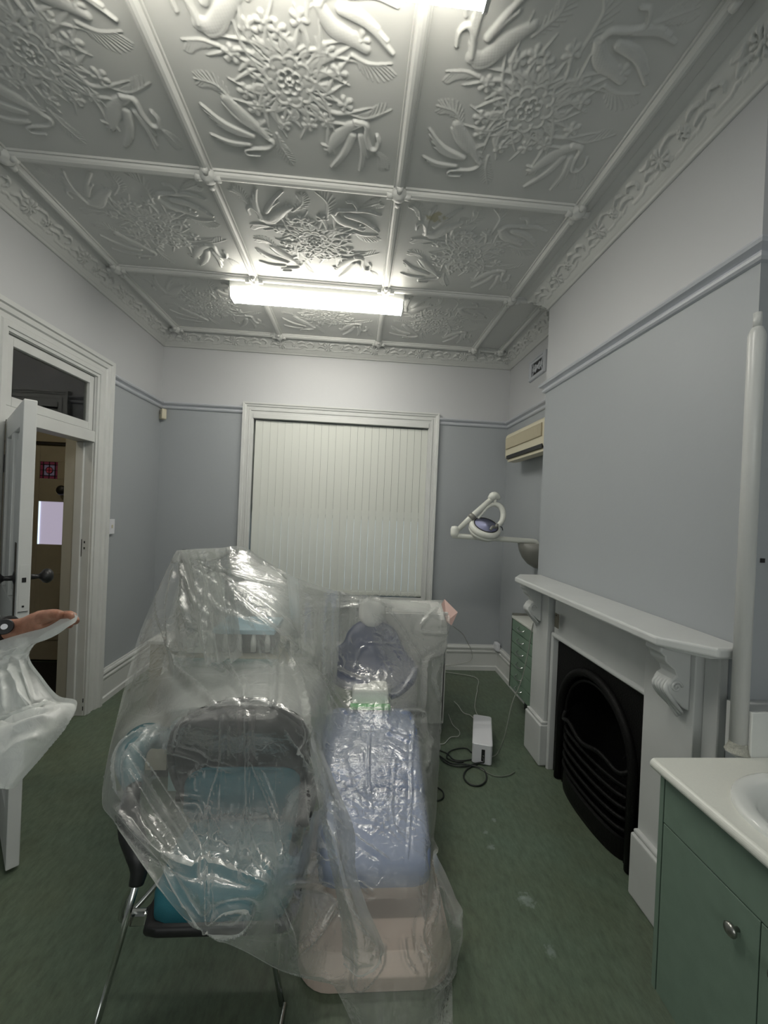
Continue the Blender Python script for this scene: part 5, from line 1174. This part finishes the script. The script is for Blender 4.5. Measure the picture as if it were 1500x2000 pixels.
# fine crinkles fanning over the seat and the chair front
fine = []
for (xa, xb, ya, yb, n_) in ((630, 830, 1405, 1640, 60), (640, 815, 1225, 1340, 34), (335, 420, 1440, 1620, 26), (430, 560, 1480, 1700, 26), (420, 540, 1240, 1310, 14), (860, 885, 1180, 1400, 8), (560, 700, 1720, 1850, 14)):
    for _ in range(n_):
        x, y = rng.uniform(xa, xb), rng.uniform(ya, yb); a = rng.uniform(0, math.pi); l_ = rng.uniform(6, 24)
        fine.append(([(x, y), (x + l_ * .5 * math.cos(a) + rng.normal() * 2, y + l_ * .5 * math.sin(a) + rng.normal() * 2), (x + l_ * math.cos(a), y + l_ * math.sin(a))], rng.uniform(2.2, 3.6), rng.uniform(.002, .005)))
add_folds(disp, fine)
edge_ = np.ones((NU, NV)); edge_[:6] *= np.linspace(0, 1, 6)[:, None]; edge_[:, :5] *= np.linspace(.2, 1, 5)[None]; edge_[:, -5:] *= np.linspace(1, .2, 5)[None]
S2_ = S1_ + NRM * (disp * edge_)[..., None]
pins = np.zeros((NU, NV)); pins[0, :] = 1; pins[:, 0] = 1; pins[:, -1] = 1
SH = relax(S2_, .012, 30, pins, np.full((NU, NV), .008))
SH = outside(SH, LIM, .004, 0); SH[..., 2] = np.maximum(SH[..., 2], .003)
v, f = grid_mesh(SH); me = fast_mesh('drop_sheet', v, f, 'film'); o = bpy.data.objects.new('drop_sheet', me); link(o)
tag(o, 'crinkled clear plastic drop sheet over the dental chair, trolley and visitor chair', 'plastic sheet')
# side and back fall of the same sheet
back = np.array([[SH[0, j] + np.array([0, .30 * q, 0]) + np.array([0, .04 * math.sin(j * .35) * q, -(.55 * q ** 1.2)]) for j in range(NV)] for q in np.linspace(0, 1, 14)])
left = np.array([[SH[i, 0] + np.array([.10 * q, .16 * q, 0]) * 1 + np.array([.03 * math.sin(i * .25) * q, 0, -.10 * q]) for i in range(NU)] for q in np.linspace(0, 1, 10)])
left[..., 2] = np.maximum(left[..., 2], .004)
for nm, A in (('back_fall', back),):
    v, f = grid_mesh(A); me = fast_mesh(nm, v, f, 'film'); q = bpy.data.objects.new(nm, me); link(q, o)
rowf = lambda k: int(k / (len(net) - 1) * (NU - 1)); colf = lambda k: int(k / 10 * (NV - 1))
ra, cb_, r0_, c0_ = rowf(3.95), colf(6.2), rowf(.25), colf(1.0)
tp_ = np.minimum.outer(np.clip(np.minimum(np.arange(ra - r0_), ra - r0_ - 1 - np.arange(ra - r0_)) / 14, .15, 1), np.ones(cb_ - c0_)) * np.clip(np.minimum(np.arange(cb_ - c0_), cb_ - c0_ - 1 - np.arange(cb_ - c0_)) / 14, .15, 1)[None]
ply = SH[r0_:ra, c0_:cb_] + NRM[r0_:ra, c0_:cb_] * (.020 * tp_)[..., None]
add_ = np.zeros(ply.shape[:2]); sv = PXY; PXY = (PXY[0][r0_:ra, c0_:cb_], PXY[1][r0_:ra, c0_:cb_])
add_folds(add_, [([(rng.uniform(300, 420), 1090), (rng.uniform(330, 520), 1180), (rng.uniform(380, 640), 1290)], 8, .01) for _ in range(5)]); PXY = sv
ply = ply + NRM[r0_:ra, c0_:cb_] * (add_ * tp_)[..., None]
v, f = grid_mesh(ply); me = fast_mesh('haze_ply', v, f, 'film'); q = bpy.data.objects.new('haze_ply', me); link(q, o)  # extra layer added to make the upper sheet look hazier
# overlapping fold of spare plastic lying from the chair back down to the floor
fold = [C_((598,1420,1.50),(606,1425,1.48),(618,1432,1.50),(626,1440,1.55)), C_((612,1490,1.44),(628,1500,1.40),(645,1510,1.42),(655,1520,1.50)), C_((622,1560,1.40),(645,1580,1.36),(670,1600,1.38),(690,1610,1.45)),
        C_((640,1650,1.32),(662,1665,1.28),(680,1680,1.30),(695,1690,1.38)), C_((655,1720,1.27),(678,1740,1.22),(700,1750,1.24),(715,1755,1.30)), C_((668,1800,1.22),(700,1815,1.17),(735,1830,1.19),(750,1840,1.24)), C_((672,1880,1.18),(700,1905,1.14),(735,1885,1.15),(745,1850,1.18))]
FS = bicubic(fold, 90, 26); pf = np.zeros(FS.shape[:2]); pf[0] = 1; pf[-1] = 1
FS = relax(FS, .05, 60, pf, np.full(FS.shape[:2], .02), seed=5)
v, f = grid_mesh(FS); me = fast_mesh('sheet_fold', v, f, 'film'); q = bpy.data.objects.new('sheet_fold', me); link(q, o)

# ------------------------------------------------------------------ forearm, hand, watch and the held sheet
AY = .98
def A3(px, py, y=AY): return W(px, py, 1, y)
def skinned(chains, name, m, parent=None, sub=2):
    me = bpy.data.meshes.new(name); bm = bmesh.new(); lay = bm.verts.layers.skin.verify()
    made = {}
    first = True
    for ch in chains:
        prev = None
        for (key, p, r) in ch:
            if key in made: v_ = made[key]
            else:
                v_ = bm.verts.new(tuple(map(float, p))); made[key] = v_; rr = r if isinstance(r, tuple) else (r, r)
                v_[lay].radius = rr; v_[lay].use_root = first; first = False
            if prev is not None and prev is not v_: bm.edges.new((prev, v_))
            prev = v_
    bm.to_mesh(me); bm.free(); me.materials.append(M[m])
    o = bpy.data.objects.new(name, me); link(o, parent)
    a = o.modifiers.new('skin', 'SKIN'); a.use_smooth_shade = True
    s = o.modifiers.new('sub', 'SUBSURF'); s.levels = sub; s.render_levels = sub
    return o
wr = A3(48, 1226); pm = A3(84, 1212, .965); kn = A3(108, 1207, .955)
arm_ch = [('shoulder', (-1.62, .70, 1.44), .060), ('upper', (-1.60, .76, 1.32), .055), ('elbow', (-1.52, .90, 1.19), .046), ('fore', A3(-220, 1275, .99), .043), ('fore2', A3(-90, 1250, .985), .036), ('wrist0', A3(0, 1232), .027), ('wrist', wr, .023), ('palm0', A3(68, 1216, .97), .025), ('palm', pm, .027), ('kn', kn, .021)]
chains = [arm_ch]
z_ = lambda p, dy, dz, dx=0: (p[0] + dx, p[1] + dy, p[2] + dz)
base_ = {'index': (-.022, .012), 'middle': (-.006, .006), 'ring': (.012, -.002), 'little': (.028, -.012)}
tips = {'index': [A3(122, 1201, .925), A3(138, 1200, .910), A3(148, 1208, .905)], 'middle': [A3(126, 1205, .945), A3(144, 1207, .935), A3(149, 1217, .925)],
        'ring': [A3(124, 1211, .965), A3(137, 1217, .960), A3(136, 1226, .950)], 'little': [A3(119, 1214, .985), A3(128, 1221, .985), A3(124, 1229, .978)]}
for k, (nm, (dy, dz)) in enumerate(base_.items()):
    r0 = (.0095, .0098, .0092, .0082)[k]; kp = z_(kn, dy, dz * .6)
    chains.append([('palm', pm, .03), (nm + 'k', kp, r0 * 1.1)] + [(nm + str(i), p, r0 * (1 - .08 * i)) for i, p in enumerate(tips[nm])])
chains.append([('palm0', pm, .03), ('thb', A3(78, 1209, .948), .016), ('th0', A3(92, 1202, .932), .0135), ('th1', A3(106, 1199, .915), .0115), ('th2', A3(122, 1202, .905), .0095)])
pa = thing('person', 'bare forearm and hand with a dark watch holding a white plastic sheet', 'person', (-1.0, .95, 1.25))
hand = skinned(chains, 'body', 'skin', pa)
wt = A3(6, 1231); ad = np.array(wr) - A3(0, 1232); ad /= np.linalg.norm(ad)
wq = Vector(ad).to_track_quat('Z', 'Y').to_matrix()
w_ = thing('wristwatch', 'dark wristwatch with round pale face on the wrist at the left edge', 'watch', wt)
obj('watch_strap', lathe(BM(), [(.031, -.014), (.035, -.013), (.035, .013), (.031, .014)], wt, n=30, rot=wq, sy=.88), 'black', w_, smooth=False)
fc = A3(8, 1224, AY - .040); 
qf = (Vector(CAM) - Vector(fc)).to_track_quat('Z', 'Y').to_matrix()
obj('watch_case', lathe(BM(), [(.001, -.006), (.016, -.006), (.017, 0), (.015, .003), (.001, .003)], fc, n=28, rot=qf), 'black', w_, smooth=False)
obj('watch_face', lathe(BM(), [(.001, .0031), (.006, .0031), (.006, .0042), (.001, .0042)], fc, n=24, rot=qf), 'white', w_)
slv = obj('sleeve', tb(catmull([A3(-26, 1238), A3(-90, 1252, .985), A3(-220, 1278, .99), (-1.53, .90, 1.19), (-1.60, .76, 1.33), (-1.62, .70, 1.46)], 6), [.040, .045, .052, .060, .068, .074], 20), 'dark', pa, smooth=True)

hs = [C_((-60,1272,.96),(0,1251,.95),(50,1236,.94),(90,1225,.93),(120,1208,.92),(138,1194,.915),(149,1201,.90)),
      C_((-60,1290,.95),(0,1268,.94),(50,1251,.93),(88,1241,.92),(112,1230,.905),(132,1216,.90),(146,1206,.895)),
      C_((-60,1300,.96),(-5,1280,.96),(30,1266,.95),(52,1254,.94),(62,1249,.935),(69,1246,.93),(74,1246,.93)),
      C_((-60,1325,.95),(-10,1310,.945),(15,1300,.935),(32,1292,.925),(44,1286,.925),(52,1282,.93),(57,1282,.935)),
      C_((-60,1365,.90),(-10,1350,.90),(22,1338,.88),(42,1330,.875),(60,1324,.88),(73,1322,.89),(82,1322,.90)),
      C_((-60,1408,.86),(-10,1398,.86),(25,1390,.84),(50,1382,.83),(78,1372,.84),(98,1365,.86),(113,1358,.88)),
      C_((-60,1412,.82),(-10,1404,.81),(25,1396,.80),(55,1386,.79),(90,1374,.80),(122,1368,.82),(150,1370,.86)),
      C_((-60,1440,.78),(-10,1435,.77),(25,1430,.76),(55,1424,.75),(85,1418,.76),(112,1414,.78),(132,1410,.81)),
      C_((-60,1490,.75),(-20,1488,.745),(5,1486,.74),(30,1482,.735),(52,1476,.74),(72,1468,.75),(92,1458,.77)),
      C_((-60,1534,.73),(-30,1535,.73),(-10,1535,.73),(0,1535,.73),(8,1536,.73),(14,1537,.735),(22,1537,.74))]
HS = bicubic(hs, 170, 120); ph = np.zeros(HS.shape[:2]); ph[0] = 1; ph[-1] = 1; ph[:, 0] = 1; ph[:, -1] = 1
PXY = project(HS); dh = np.zeros(HS.shape[:2])
add_folds(dh, [([(0 + X / 7.5, 1160 + Y / 7.5) for X, Y in pts], w, h) for pts, w, h in [([(180,1000),(290,1250),(450,1600)],6,.010),([(130,850),(200,1000),(330,1300),(380,1560)],5,.008),([(60,1000),(100,1300),(120,1650)],6,.009),([(330,860),(350,1100),(470,1500)],8,.008),
  ([(-60,800),(60,820),(180,790)],6,.010),([(0,1790),(200,1690),(400,1630),(780,1540)],5,.012),([(0,930),(110,860),(240,780),(420,680)],7,.010),([(200,1900),(400,1800),(700,1720)],12,.006),([(60,2300),(300,2100),(560,2000)],14,.006)]])
NH = np.cross(np.gradient(HS, axis=1), np.gradient(HS, axis=0)); NH /= np.linalg.norm(NH, axis=-1, keepdims=True) + 1e-9; NH *= np.sign(((CAM - HS) * NH).sum(-1, keepdims=True))
dh[:3] = 0; dh[-3:] = 0; dh[:, -3:] = 0; HS = HS + NH * dh[..., None]
HS = relax(HS, .03, 60, ph, np.full(HS.shape[:2], .010), seed=9)
v, f = grid_mesh(HS); me = fast_mesh('held_sheet', v, f, 'film2'); o2 = bpy.data.objects.new('held_sheet', me); link(o2)
tag(o2, 'white translucent plastic sheet hanging from the hand at the left edge', 'plastic sheet')
